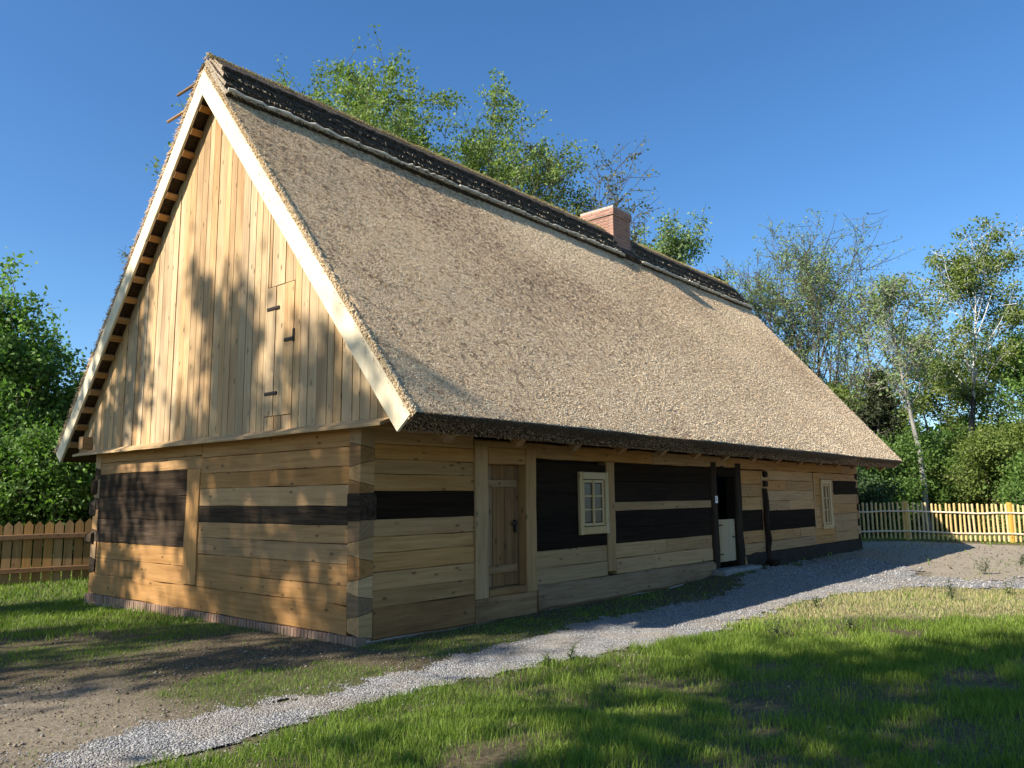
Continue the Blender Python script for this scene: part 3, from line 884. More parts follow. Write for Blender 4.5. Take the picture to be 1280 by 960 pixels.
def stalks(name, mat, P, D, Ln, Rd, parent, tone):
    n = len(P)
    ref = np.array([1.0, .03, .02])
    e1 = np.cross(D, ref); e1 /= np.linalg.norm(e1, axis=1, keepdims=True)+1e-9
    e2 = np.cross(D, e1)
    V = np.zeros((n, 6, 3))
    for j in range(3):
        t = 2*math.pi*j/3
        o_ = (e1*math.cos(t)+e2*math.sin(t))*Rd[:, None]
        V[:, j] = P - D*Ln[:, None]*.5 + o_; V[:, j+3] = P + D*Ln[:, None] + o_
    b = 6*np.arange(n)[:, None]
    Fq = np.concatenate([b+[0, 1, 4, 3], b+[1, 2, 5, 4], b+[2, 0, 3, 5]], 1).reshape(-1, 4)
    # cut end as a degenerate-free quad: 3,4,5 + midpoint avoided by doubling edge 5-3 midpoint
    V2 = np.concatenate([V, ((V[:, 5]+V[:, 3])/2)[:, None]], 1)
    b7 = 7*np.arange(n)[:, None]
    Fq = np.concatenate([b7+[0, 1, 4, 3], b7+[1, 2, 5, 4], b7+[2, 0, 3, 5], b7+[3, 4, 5, 6]], 1).reshape(-1, 4)
    return np_mesh(name, V2.reshape(-1, 3), Fq, mat, parent, tone=np.repeat(tone, 4))
nrm_f = np.array([0, -sn_, cs_]); dwn_f = np.array([0, -cs_, -sn_])
PX_, SS_, RR_ = [], [], []
for a, b, dn, rd in ((XN, 2.2, 6400, .0034), (2.2, 5, 3800, .0043), (5, 9, 2100, .0056), (9, XF, 1250, .0068)):
    n = int((b-a)*SLEN*dn); PX_.append(rng.uniform(a, b, n)); SS_.append(rng.uniform(.75, SLEN, n)); RR_.append(rng.uniform(.6, 1.4, n)*rd)
px_ = np.concatenate(PX_); s_ = np.concatenate(SS_); rr_ = np.concatenate(RR_); n = len(px_)
P = np.stack([px_, RY-s_*cs_, RZ-s_*sn_], 1) + nrm_f*rng.uniform(-.003, .006, n)[:, None] + nrm_f*(.05*(fbm(px_, (RY-s_*cs_)*1.5, 1.6, 3, 3)-.5))[:, None]
D = nrm_f*rng.uniform(.6, 1.2, n)[:, None] + dwn_f*.55 + rng.normal(0, .22, (n, 3)); D /= np.linalg.norm(D, axis=1, keepdims=True)
o = stalks('reed_ends', STRAW, P, D, rr_*rng.uniform(.8, 2.2, n), rr_, H, np.clip(rng.normal(.54, .16, n)+1.3*(vnoise(px_, s_, .038, 8)-.5)*(1-.45*sstep(4, 12, px_))+.8*(fbm(px_, s_, 2.4, 15, 4)-.5), 0, 1)); o['kind'] = 'stuff'
# straw edge along the near verge and the eave
n = 9000
s_ = rng.uniform(.05, SLEN, n)
P = np.stack([XN-rng.uniform(0, .03, n), RY-s_*cs_, RZ-s_*sn_], 1) - nrm_f*rng.uniform(-.012, .09, n)[:, None]
D = np.stack([-rng.uniform(.2, 1, n), -cs_*.9+rng.normal(0, .3, n), -sn_*.9+rng.normal(0, .3, n)], 1); D /= np.linalg.norm(D, axis=1, keepdims=True)
stalks('verge_fringe', STRAW, P, D, rng.uniform(.02, .05, n), rng.uniform(.003, .006, n), H, np.clip(rng.normal(.8, .15, n), 0, 1))['kind'] = 'stuff'
n = 4000
s_ = rng.uniform(.1, SLEN, n)
P = np.stack([XN-rng.uniform(-.02, .03, n), RY+s_*cs_, RZ-s_*sn_+.02], 1) + np.array([0, sn_, cs_])*rng.uniform(-.05, .03, n)[:, None]
D = np.stack([-rng.uniform(.1, .6, n), cs_+rng.normal(0, .3, n), -sn_*.6+rng.normal(0, .3, n)], 1); D /= np.linalg.norm(D, axis=1, keepdims=True)
stalks('verge_fringe', STRAW, P, D, rng.uniform(.03, .08, n), rng.uniform(.003, .006, n), H, np.clip(rng.normal(.3, .2, n), 0, 1))['kind'] = 'stuff'
n = 12000
xe = rng.uniform(XN, XF, n); q = rng.rand(n)
P = np.stack([xe, EY+q*(TH*sn_+.02), EZ-q*TH*cs_], 1)
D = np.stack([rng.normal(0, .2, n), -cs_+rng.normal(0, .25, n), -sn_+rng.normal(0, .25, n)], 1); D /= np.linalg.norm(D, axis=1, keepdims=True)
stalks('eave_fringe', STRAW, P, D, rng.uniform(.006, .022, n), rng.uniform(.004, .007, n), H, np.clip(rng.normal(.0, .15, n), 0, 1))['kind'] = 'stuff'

# ridge cap: three stepped straw layers, broken at the chimney
CHX0, CHX1, CHY0, CHY1 = 9.93, 10.70, 3.08, 3.98
def layer(s1, h0, h1, x0, x1, seed, mat, label=None, jag=.018):
    rr = random.Random(seed)
    def prof(i):
        j = rr.gauss(0, jag); j2 = rr.gauss(0, jag*.5)
        F_ = []
        F_.append(slope_pt(s1+j, -.03)); F_.append(slope_pt(s1+j, h0*.5+j2*.5)); F_.append(slope_pt(s1-.01+j, h0+j2))
        F_.append(slope_pt(s1*.6, h0*.6+h1*.4)); F_.append(slope_pt(.03, h1))
        yk, zk = RY, RZ+h1*1.15
        F_.append((yk, zk+j2))
        Bk = [slope_pt(.03, h1, True), slope_pt(s1*.6, h0*.6+h1*.4, True), slope_pt(s1, h0+j2, True), slope_pt(s1, -.03, True)]
        return (F_+Bk+[(RY, RZ-.03-s1*.15)])[::-1]
    o = sweep(prof, x0, x1, .05, 'ridge_layer', mat, H, seed, .005, .02, end_mat=RIDGE_L)
    if label: o['label'] = label
    return o
for (x0, x1, sd) in ((XN-.005, CHX0-.02, 1), (CHX1+.02, XF+.06, 9)):
    dx_ = .0 if sd == 1 else .0
    layer(.92, .09, .035, x0-.02, x1, sd, RIDGE_D, 'lowest ridge layer with a bright ragged edge')
    xx = x0
    while xx < x1-.3:
        l_ = min(random.uniform(1.6, 2.6), x1-xx); pts = []; rds = []
        for i in range(int(l_/.09)+2):
            y_, z_ = slope_pt(.90+random.gauss(0, .008), .108+random.gauss(0, .009)); pts.append((xx+l_*i/(int(l_/.09)+1), y_, z_)); rds.append(random.uniform(.014, .032))
        m = MB(); m.tube(pts, rds, 6); m.build('sunlit_edge_strip', LIT_EDGE, H); xx += l_-.05  # added pale strip, stands in for the sunlit edge of the lowest layer
    layer(.72, .125, .08, x0, x1-.05, sd+1, RIDGE_D)
    layer(.53, .16, .12, x0+.02, x1-.16 if sd == 9 else x1, sd+2, RIDGE_D)
    layer(.34, .195, .155, x0+.06, x1-.35 if sd == 9 else x1, sd+3, RIDGE_D, 'dark top ridge layer with a golden fringe')
layer(.86, .10, .04, CHX0-.1, CHX1+.3, 31, RIDGE_D)
n = 26000
xe = rng.uniform(XN, XF-.3, n); k = ~((xe > CHX0-.02) & (xe < CHX1+.02)); xe = xe[k]; n = len(xe)
sd_ = rng.uniform(-.12, .16, n)
P = np.stack([xe, RY-sd_*cs_, RZ+.18-np.abs(sd_)*sn_*.85+.03*(vnoise(xe, 0*xe, .3, 5)-.5)], 1)
D = np.stack([rng.normal(0, .5, n), -np.sign(sd_)*.3+rng.normal(0, .5, n), rng.uniform(-.1, .8, n)], 1); D /= np.linalg.norm(D, axis=1, keepdims=True)
stalks('ridge_fringe', STRAW_G, P, D, rng.uniform(.015, .05, n), rng.uniform(.003, .006, n), H, rng.rand(n))['kind'] = 'stuff'
# ragged light straws on the layer edges
n = 9000
xe = rng.uniform(XN, XF, n); lay = rng.randint(0, 3, n)
sv = np.array([.92, .72, .53])[lay]; hv = np.array([.085, .12, .155])[lay]
n_ok = (rng.rand(n) < np.array([1, .10, .07])[lay]) & ~((xe > CHX0-.02) & (xe < CHX1+.02)); xe, sv, hv = xe[n_ok], sv[n_ok], hv[n_ok]; n = len(xe)
P = np.stack([xe, RY-sv*cs_-hv*sn_, RZ-sv*sn_+hv*cs_], 1) + rng.normal(0, .008, (n, 3))
D = np.stack([rng.normal(0, .6, n), -cs_+rng.normal(0, .2, n), -sn_+rng.normal(0, .2, n)], 1); D /= np.linalg.norm(D, axis=1, keepdims=True)
stalks('layer_fringe', STRAW, P, D, rng.uniform(.015, .05, n), rng.uniform(.002, .004, n), H, np.clip(rng.normal(.8, .2, n), 0, 1))['kind'] = 'stuff'
# pegs and barge boards
for zz in (7.55, 7.22):
    yy = RY+(RZ-zz)/math.tan(SL)
    w = MB(); w.tube([(-.20, yy-.15, zz+.05), (-.26, yy+.52, zz+.0)], [.026, .020], 7); w.build('ridge_peg', END, H)
def barge(x, back, z_in=.30, z_out=.055):
    mb = MB(); xa, xb = x, x+.032
    nn = 10; V_ = []
    for i in range(nn+1):
        s = SLEN*i/nn
        a_ = slope_pt(s, -z_out, back); b_ = slope_pt(s, -z_in, back)
        if i == 0:
            a_ = (RY, RZ-z_out/cs_); b_ = (RY, RZ-z_in/cs_)
        V_ += [(xa, *a_), (xa, *b_), (xb, *b_), (xb, *a_)]
    F_ = []
    for i in range(nn):
        for j in range(4):
            q = (i*4+j, i*4+(j+1) % 4, (i+1)*4+(j+1) % 4, (i+1)*4+j)
            F_.append(q if not back else q[::-1])
    F_ += [(0, 3, 2, 1), tuple(nn*4+j for j in range(4))]
    mb.add(V_, F_, .6 if not back else .3); return mb
barge(XN-.05, False).build('bargeboard', B_S, H); barge(XN-.045, True).build('bargeboard', B_S, H)
barge(XF+.01, False).build('bargeboard', B_S, H); barge(XF+.015, True).build('bargeboard', B_S, H)
# roof battens whose ends show under the verge
for back in (False, True):
    s = .55
    while s < SLEN-.1:
        y_, z_ = slope_pt(s, -TH-.028, back)
        w = MB(); w.beam((XN-.012, y_, z_), (.25, y_, z_), (0, cs_, sn_ if not back else -sn_), .10, .05, .004); w.build('roof_batten', W_X, H)
        s += .36+random.uniform(-.02, .02)
# rafters showing under the front eave
x = .55
while x < LEN:
    a_ = slope_pt(SLEN-.02, -TH-.08); b_ = slope_pt(SLEN-2.0, -TH-.08)
    w = MB(); w.beam((x, *a_), (x, *b_), (1, 0, 0), .12, .14, .015, n=4, wob=.008); w.build('rafter', D_X, H)
    x += 1.12+random.uniform(-.06, .06)

# ---- chimney
ch = MB(); zc = 7.0; row = 0
ctop = 8.47
while zc < ctop-.075:
    cap = zc > ctop-.24
    e = .035 if cap else 0
    X0, X1, Y0, Y1 = CHX0-e, CHX1+e, CHY0-e, CHY1+e
    off = .125 if row % 2 else 0
    x = X0
    for side in (0, 1):
        yv = (Y0, Y0+.11) if side == 0 else (Y1-.11, Y1)
        x = X0; first = True
        while x < X1-.02:
            l = (.125 if (row % 2 and first) else .25); l = min(l, X1-x); first = False
            ch.box(x+.005, x+l-.005, yv[0]+random.uniform(-.002, .002), yv[1], zc+.005, zc+.068, .004); x += l
        xv = (X0, X0+.11) if side == 0 else (X1-.11, X1)
        yy = Y0+.112; first = True
        while yy < Y1-.13:
            l = (.125 if (not row % 2 and first) else .25); l = min(l, Y1-.112-yy); first = False
            ch.boxy(xv[0]+random.uniform(-.002, .002), xv[1], yy+.005, yy+l-.005, zc+.005, zc+.068, .004); yy += l
    zc += .078; row += 1
co = ch.build('chimney', BRICK, H, 'red brick chimney on the ridge')
mo = MB(); mo.box(CHX0+.008, CHX1-.008, CHY0+.008, CHY1-.008, 6.9, ctop-.02, 0); mo.box(CHX0-.028, CHX1+.028, CHY0-.028, CHY1+.028, ctop-.23, ctop-.015, 0)
mo.build('mortar', MORTAR, co)

# ---- first door (plank door set back in a pale frame)
BX('door_post', W_Z, None, 'boxz', 1.795, 2.035, -.028, .17, .30, 2.19, n=5, wob=.003); BX('door_post', W_Z, None, 'boxz', 2.785, 3.005, -.028, .17, .30, 2.19, n=5, wob=.003)
BX('lintel', W_X, None, 'box', 2.037, 2.783, -.022, .17, 1.965, 2.18, .012, n=3, wob=.003)
w = MB(); w.box(2.037, 2.783, -.03, .2, .30, .40, .02, n=3, wob=.004); dth = w.build('threshold', G_X, H)
w = MB(); x = 2.04
for b in (.21, .24, .20, .092):
    w.boxz(x+.003, x+b-.003, .105, .135, .402, 1.963, .006, n=3, wob=.001); x += b
door = w.build('door', D_Z, H, 'worn brown plank door in a deep frame')
for z in (1.72, .62):
    w = MB(); w.box(2.045, 2.70, .075, .104, z-.05, z+.05, .006, n=3, wob=.002); w.build('door_rail', D_X, door)
w = MB(); w.box(2.60, 2.70, .06, .075, 1.18, 1.21, .003); w.boxz(2.66, 2.69, .06, .10, 1.08, 1.24, .003); w.build('latch', IRON, door)
for x, z in ((2.12, 1.72), (2.36, 1.72)):
    w = MB(); w.tube([(x, .078, z), (x, .066, z)], .012, 6); w.build('nail', IRON, door)

# ---- second door: dark posts, pale lower leaf, open above
BX('door_post', O_Z, 'nearly black old post of the half open door', 'boxz', 8.195, 8.44, -.03, .17, .18, 2.16, .025, n=6, wob=.006)
BX('door_post', O_Z, 'nearly black old post of the half open door', 'boxz', 9.225, 9.50, -.03, .17, .14, 2.16, .025, n=6, wob=.006)
BX('lintel', O_X, None, 'box', 8.442, 9.223, -.01, .17, 1.90, 2.12, .02, n=3, wob=.005)
w = MB(); x = 8.446
for b in (.26, .258, .256):
    w.boxz(x+.001, x+b-.001, .03, .06, .30, 1.085, .003, tone=.4+.1*random.random()); x += b
hd = w.build('half_door', H_Z, H, 'pale planed lower half door')
for z in (.98, .44):
    w = MB(); w.box(8.45, 8.68, .018, .03, z-.012, z+.014, .002); w.build('strap_hinge', IRON, hd)
w = MB(); w.box(9.10, 9.21, .012, .03, .735, .76, .002); w.build('latch', IRON, hd)
w = MB()
w.box(8.05, 9.7, -.30, -.03, -.05, .20, .03, n=6, wob=.012)
w.build('door_sill', STONE, H, 'grey stone sill under the half door')
w = MB(); w.boxz(8.30, 8.40, -.045, -.032, 1.40, 1.53, .004, tone=.5)
sg = w.build('house_plate', ENAMEL, H, 'small white plate on the black door post')
w = MB(); w.boxz(8.336, 8.350, -.049, -.044, 1.44, 1.515, .001); w.boxz(8.352, 8.372, -.049, -.044, 1.44, 1.452, .001); w.build('plate_mark', MARK, sg)
# old upright prop with two cut beam ends above it
w = MB(); w.beam((10.62, -.02, .0), (10.60, -.02, 1.68), (1, 0, 0), .145, .13, .04, n=8, wob=.012); w.build('upright_post', O_Z, H, 'rough black upright post on the front wall')
for z, x in ((1.78, 10.64), (1.97, 10.66)):
    w = MB(); w.boxy(x-.075, x+.075, -.06, .1, z-.06, z+.06, .03, n=1, wob=.006); w.build('beam_end', O_Z, H, 'black beam end above the upright post')

def window(x0, x1, z0, z1, fx, name='window', ow=.05, iw=.03):
    """outer casing x0..x1, z0..z1, sash with two columns of three panes"""
    w = MB(); y0, y1 = -.045, .12
    w.boxz(x0, x0+fx, y0, y1, z0, z1, .008, tone=.5); w.boxz(x1-fx, x1, y0, y1, z0, z1, .008, tone=.45)
    w.box(x0+fx+.001, x1-fx-.001, y0+.004, y1, z1-.105, z1, .008, tone=.55); w.box(x0+fx+.001, x1-fx-.001, y0+.004, y1, z0, z0+.11, .008, tone=.4)
    fr = w.build('window', C_Z, H, 'small pale wooden window with six panes')
    a, b = x0+fx+.012, x1-fx-.012; c, d = z0+.12, z1-.115
    w = MB(); t = .042; yy0, yy1 = -.022, .015
    mid = (a+b)/2
    w.boxz(a, a+t, yy0, yy1, c, d, .004, tone=.5); w.boxz(b-t, b, yy0, yy1, c, d, .004, tone=.5)
    w.boxz(mid-t*.55, mid+t*.55, yy0-.006, yy1, c, d, .004, tone=.5)
    for p, q in ((a+t+.001, mid-t*.55-.001), (mid+t*.55+.001, b-t-.001)):
        w.box(p, q, yy0+.002, yy1, c, c+t, .004, tone=.45); w.box(p, q, yy0+.002, yy1, d-t, d, .004, tone=.55)
        for k in (1, 2):
            z = c+t+(d-c-2*t)*k/3
            w.box(p, q, yy0+.006, yy1, z-.012, z+.012, .003, tone=.5)
    sa = w.build('sash', C_Z, fr)
    for p, q in ((a+t, mid-t*.55), (mid+t*.55, b-t)):
        for k in range(3):
            z_0 = c+t+(d-c-2*t)*k/3+.012; z_1 = c+t+(d-c-2*t)*(k+1)/3-.012
            m = MB(); m.box(p, q, -.004, .002, z_0, z_1, 0); m.build('pane', GLASS, sa)
    return fr
window(4.0, 4.745, .99, 1.90, .085)
window(13.90, 14.58, .72, 1.90, .10)

# ------------------------------------------------------------------ small things by the wall
w = MB(); w.box(9.72, 10.42, -.46, -.14, -.05, .12, .03, n=4, wob=.01)
o = w.build('stone_block', STONE, None); tag(o, 'low grey stone block on the gravel right of the pale half door', 'stone block')
w = MB(); w.box(10.05, 10.36, -.36, -.18, .12, .25, .025, n=3, wob=.008)
o = w.build('timber_offcut', O_X, None); tag(o, 'short black timber offcut lying on the stone block by the wall', 'timber')

# ------------------------------------------------------------------ fences
random.seed(5)
fp0 = Vector((22.52, .34)); fp1 = Vector((23.63, -2.38)); fd = (fp1-fp0)
fu = fd.normalized()
fn = Vector((-fu.y, fu.x))
if fn.dot(Vector((CX, CY))-fp0) < 0: fn = -fn         # towards the camera
FE = empty('picket_fence', (fp0.x, fp0.y, 0), 'sunlit yellow picket fence closing the yard beyond the gravel', 'fence')
for k in range(-1, 4):
    p = fp0+fd*k; z = float(gz(p.x, p.y))
    w = MB(); w.tube([(p.x, p.y, z-.1), (p.x, p.y, z+1.19), (p.x, p.y, z+1.24)], [.095, .092, .07], 12); w.build('post', F_P, FE, smooth=False)
for k in range(-1, 3):
    a = fp0+fd*k; b = fp0+fd*(k+1)
    for hz_, sg in ((.92, .04), (.28, .03)):
        w = MB(); pts = []
        for i in range(9):
            t = i/8; q = a+(b-a)*t+fn*.10
            pts.append((q.x, q.y, float(gz(q.x, q.y))+hz_-sg*math.sin(math.pi*t)*random.uniform(.5, 1.2)))
        w.tube(pts, .026, 6); w.build('rail', F_R, FE)
    n = 22
    for i in range(n):
        t = (i+.7)/(n+.4); q = a+(b-a)*t+fn*.05
        z = float(gz(q.x, q.y)); ln = random.gauss(0, .012); hh = 1.17+random.uniform(-.03, .03)
        w = MB(); q2 = q+fu*ln
        w.tube([(q.x, q.y, z+.03), (q2.x, q2.y, z+hh-.03), (q2.x, q2.y, z+hh)], [.033, .033, .018], 7); w.build('picket', F_Z, FE)
lf0 = Vector((1.48, 10.57)); lf1 = Vector((.08, 11.2)); ld = (lf1-lf0).normalized(); ln_ = Vector((ld.y, -ld.x))
if ln_.dot(Vector((CX, CY))-lf0) < 0: ln_ = -ln_
LF = empty('board_fence', (lf0.x, lf0.y, 0), 'shaded brown board fence with pointed tops left of the cottage', 'fence')
s = -2.8; 
while s < 4.6:
    q = lf0+ld*s; z = float(gz(q.x, q.y)); hh = 1.24+random.uniform(-.02, .02); wd = .155
    w = MB(); a = q-ld*wd/2; b = q+ld*wd/2; th = ln_*.025
    def P3(p, zz): return (p.x, p.y, zz)
    vs = []
    for off in (Vector((0, 0)), th):
        vs += [P3(a+off, z+.02), P3(b+off, z+.02), P3(b+off, z+hh-.09), P3(q+off, z+hh), P3(a+off, z+hh-.09)]
    w.add(vs, [(0, 1, 2, 3, 4), (9, 8, 7, 6, 5), (0, 5, 6, 1), (1, 6, 7, 2), (2, 7, 8, 3), (3, 8, 9, 4), (4, 9, 5, 0)])
    w.build('board', FL_Z, LF)
    s += .178+random.uniform(-.004, .004)
for hz_ in (.90, .24):
    a = lf0-ld*2.9+ln_*.06; b = lf0+ld*4.7+ln_*.06
    w = MB(); w.beam((a.x, a.y, float(gz(a.x, a.y))+hz_), (b.x, b.y, float(gz(b.x, b.y))+hz_), (0, 0, 1), .10, .06, .01, n=8, wob=.004); w.build('rail', FL_R, LF)
for s in (-2.6, -.2, 2.2, 4.5):
    q = lf0+ld*s-ln_*.09; z = float(gz(q.x, q.y))
    w = MB(); w.boxz(q.x-.06, q.x+.06, q.y-.06, q.y+.06, z-.1, z+1.1, .01); w.build('post', FL_R, LF)

# ------------------------------------------------------------------ trees
def rv(r_, s=1.0): return Vector((r_.gauss(0, s), r_.gauss(0, s), r_.gauss(0, s)))
def poly(r_, p, d, ln, n, upb, wig):
    pts = [p.copy()]; d = d.normalized()
    for i in range(n):
        d = (d + Vector((0, 0, upb)) + rv(r_, wig)).normalized()
        pts.append(pts[-1]+d*(ln/n))
    return pts
def sample(pts, t):
    f = t*(len(pts)-1); i = min(int(f), len(pts)-2)
    return pts[i].lerp(pts[i+1], f-i), (pts[i+1]-pts[i]).normalized()
SH = {'round': lambda t: max(.12, math.sin(math.pi*(.12+.83*t))**.7), 'cone': lambda t: 1.0-.93*t, 'top': lambda t: .35+.65*math.sin(math.pi*min(1, t*.9+.05)),
      'vase': lambda t: .8+.2*t, 'oval': lambda t: .45+.55*math.sin(math.pi*t)}
def tree(name, label, cat, base, Ht, cr, cb, n1, n2, n3, nleaf, lsize, leafm, barkm, tr, seed, shape='round', el=(25, 60), trunks=1,
         spread=.25, clump=.28, upb=.10, twig=.008, lean=(0, 0), group=None, wig=.12, leafskip=0.0, droop=0.0, flat=0.0, extra=None):
    r_ = random.Random(seed)
    bx, by = base; bz = float(gz(bx, by))-.1
    T = empty(name, (bx, by, bz), label, cat, group)
    mb = MB(); tips = []
    B0 = Vector((bx, by, bz))
    for k in range(trunks):
        a0 = 2*math.pi*k/max(1, trunks)+r_.uniform(0, 1)
        sp = spread if trunks > 1 else 0
        d = Vector((math.cos(a0)*sp+lean[0], math.sin(a0)*sp+lean[1], 1))
        H_ = Ht*(1 if k == 0 else r_.uniform(.78, .98))
        tp = poly(r_, B0+Vector((math.cos(a0), math.sin(a0), 0))*tr*.8*(trunks > 1), d, H_*(1.0 if trunks == 1 else 1.03), 14, .03, .035)
        nn = len(tp); rad = [tr*(1-.93*(i/(nn-1))**.85)*(1.25 if i == 0 else 1) for i in range(nn)]
        mb.tube(tp, rad, 9)
        n1k = n1//trunks
        for i in range(n1k):
            t = (i+.5)/n1k; ft = cb+(1-cb)*t*.985
            p, td = sample(tp, ft)
            az = i*2.39996+k*1.7+r_.uniform(-.4, .4)
            e = R(el[0]+(el[1]-el[0])*t+r_.uniform(-10, 10))
            d1 = Vector((math.cos(az)*math.cos(e), math.sin(az)*math.cos(e), math.sin(e)))
            L1 = cr*SH[shape](t)*r_.uniform(.75, 1.15)/(.55+.45*math.cos(e))*.8
            r1 = max(twig*1.5, rad[min(nn-1, int(ft*(nn-1)))]*.5)
            b1 = poly(r_, p, d1, L1, 6, upb, wig)
            mb.tube(b1, [r1*(1-.8*j/6) for j in range(7)], 5, cap=False)
            for j in range(n2):
                t2 = .25+.75*(j+.5)/n2
                p2, dd = sample(b1, min(.999, t2))
                d2 = (dd*.8 + rv(r_, .55)+Vector((0, 0, .15-droop))).normalized()
                L2 = L1*r_.uniform(.28, .5)*(1.15-.5*t2)+.15
                b2 = poly(r_, p2, d2, L2, 4, upb*.7-droop*.3, wig*1.1)
                mb.tube(b2, [max(twig, r1*.38)*(1-.65*q/4) for q in range(5)], 3, cap=False)
                for q in range(n3):
                    t3 = .2+.8*(q+.5)/n3
                    p3, d3 = sample(b2, min(.999, t3))
                    d3 = (d3*.6+rv(r_, .6)-Vector((0, 0, droop))).normalized()
                    L3 = L2*r_.uniform(.35, .7)+.06
                    b3 = poly(r_, p3, d3, L3, 2, -droop*.4, .12)
                    mb.tube(b3, [twig, twig*.8, twig*.5], 3, cap=False)
                    if r_.random() >= leafskip: tips.append((b3[0], b3[-1], t))
    mb.build('trunk', barkm, T, smooth=True)
    if extra: extra(tips)
    # leaves
    A = np.array([tuple(a) for a, b, c in tips]); Bp = np.array([tuple(b) for a, b, c in tips])
    rs = np.random.RandomState(seed)
    w_ = np.clip(.35+1.3*rs.rand(len(A)), 0, None); w_ /= w_.sum()
    idx = rs.choice(len(A), nleaf, p=w_)
    tt = rs.rand(nleaf, 1)**.7
    P = A[idx]*(1-tt)+Bp[idx]*tt + rs.normal(0, clump, (nleaf, 3))*np.array([1, 1, .75])
    sz = lsize*rs.uniform(.55, 1.35, nleaf)
    n_ = rs.normal(0, 1, (nleaf, 3)); n_[:, 2] += flat+.5; n_ /= np.linalg.norm(n_, axis=1, keepdims=True)
    t_ = np.cross(n_, rs.normal(0, 1, (nleaf, 3))); t_ /= np.linalg.norm(t_, axis=1, keepdims=True)+1e-9
    b_ = np.cross(n_, t_)
    V = np.zeros((nleaf, 4, 3)); s_ = sz[:, None]
    V[:, 0] = P-t_*s_*.6; V[:, 1] = P+b_*s_*.36+n_*s_*.10; V[:, 2] = P+t_*s_*.6; V[:, 3] = P-b_*s_*.36+n_*s_*.10
    ctone = rs.rand(len(A))[idx]
    tone = np.clip(.4*ctone+.6*rs.rand(nleaf), 0, 1)
    np_mesh('crown', V.reshape(-1, 3), np.arange(nleaf*4).reshape(-1, 4), leafm, T, tone=tone)
    return T

# behind the roof
tree('broadleaf_tree', 'large spring green tree rising behind the left half of the thatched roof', 'tree', (15.4, 18.3), 13.5, 8.6, .42, 42, 9, 6, 140000, .12, LEAF_SPRING, BARK, .34, 2, 'oval', (20, 70), trunks=3, spread=.17, clump=.17, twig=.013)
tree('broadleaf_tree', 'spring green crown behind the roof nearest to the gable peak', 'tree', (14.0, 20.0), 13.9, 4.8, .45, 28, 8, 6, 60000, .12, LEAF_SPRING, BARK, .26, 21, 'oval', (22, 70), trunks=2, spread=.12, clump=.17, twig=.012)
tree('broadleaf_tree', 'airy green crown behind the middle of the ridge beside the budding tree', 'tree', (18.0, 16.9), 13.4, 7.6, .42, 34, 9, 6, 68000, .12, LEAF_SPRING, BARK, .28, 61, 'oval', (20, 70), trunks=3, spread=.2, clump=.17, twig=.013)
tree('broadleaf_tree', 'half bare budding tree left of the brick chimney', 'tree', (21.4, 15.0), 12.6, 6.4, .40, 30, 8, 6, 15000, .12, LEAF_RUST, BARK, .26, 5, 'oval', (30, 72), trunks=3, spread=.20, clump=.14, twig=.015)
tree('broadleaf_tree', 'hazy grey green tree just right of the brick chimney', 'tree', (31.2, 13.9), 13.6, 4.4, .45, 22, 8, 5, 16000, .15, LEAF_BLUE, BARK, .26, 8, 'oval', (30, 65), clump=.22, twig=.013)
tree('broadleaf_tree', 'small bright green tree top above the far end of the ridge', 'tree', (34.3, 12.1), 12.8, 2.0, .5, 14, 7, 5, 7000, .16, LEAF_SPRING, BARK, .2, 9, 'oval', (30, 65), clump=.2)
# right of the cottage
tree('ash_tree', 'tall fine branched tree with a rounded thin crown right of the roof end', 'tree', (39.7, 9.3), 11.6, 7.2, .30, 44, 8, 6, 24000, .115, LEAF_BLUE, BARK, .30, 12, 'oval', (38, 80), trunks=4, spread=.24, clump=.14, twig=.018)
tree('bare_tree', 'thin nearly bare grey tree between the rounded crown and the birch', 'tree', (37.6, 5.4), 10.8, 4.0, .40, 20, 7, 5, 3500, .11, LEAF_BLUE, BARK, .17, 14, 'round', (30, 70), clump=.16, twig=.015)
tree('slender_tree', 'slender pale trunked tree with sparse twigs left of the birch', 'tree', (29.0, 1.25), 9.6, 2.5, .48, 22, 7, 5, 4000, .11, LEAF_BLUE, BARK_P, .15, 16, 'round', (30, 76), clump=.16, twig=.014, lean=(.0, .008))
tree('birch_tree', 'tall birch with a white forked upper trunk and black lower bark', 'tree', (34.3, .75), 10.8, 3.9, .46, 18, 7, 5, 17000, .11, LEAF_OLIVE, BIRCH, .20, 18, 'round', (38, 76), trunks=1, clump=.20, leafskip=.35, twig=.012, droop=.10)
tree('broadleaf_tree', 'dark green tree at the right edge of the picture beside the birch', 'tree', (35.5, -3.2), 8.4, 3.6, .12, 26, 8, 5, 24000, .13, LEAF_MAPLE, BARK, .2, 19, 'oval', (15, 60), clump=.22)
tree('broadleaf_tree', 'thin leaved grey green tree high at the right edge behind the dark one', 'tree', (42, -2.8), 9.0, 4.2, .3, 22, 8, 5, 5000, .12, LEAF_BLUE, BARK, .2, 23, 'oval', (25, 60), clump=.22)
tree('spruce_tree', 'dark conifer half hidden by the far eave of the roof', 'tree', (29.6, 3.5), 7.0, 2.1, .02, 60, 6, 4, 24000, .10, NEEDLE, BARK, .12, 25, 'cone', (-8, 20), clump=.07, upb=.02, twig=.006)
def bush(label, base, Ht, cr, mat, seed, n=22000, ls=.17, group=None, name='shrub', cat='shrub'):
    return tree(name, label, cat, base, Ht, cr, .04, 26, 8, 5, n, ls, mat, BARK, .09, seed, 'oval', (5, 60), trunks=3, spread=.35, clump=.2, upb=.06, group=group)
bush('bright green bush right behind the fence next to the cottage corner', (27.0, 2.7), 2.7, 2.0, LEAF_BUSH, 31, 38000, .095)
bush('low dark bush at the left end of the picket fence', (24.2, 2.4), 1.6, 1.1, LEAF_DARK, 32, 14000, .10)
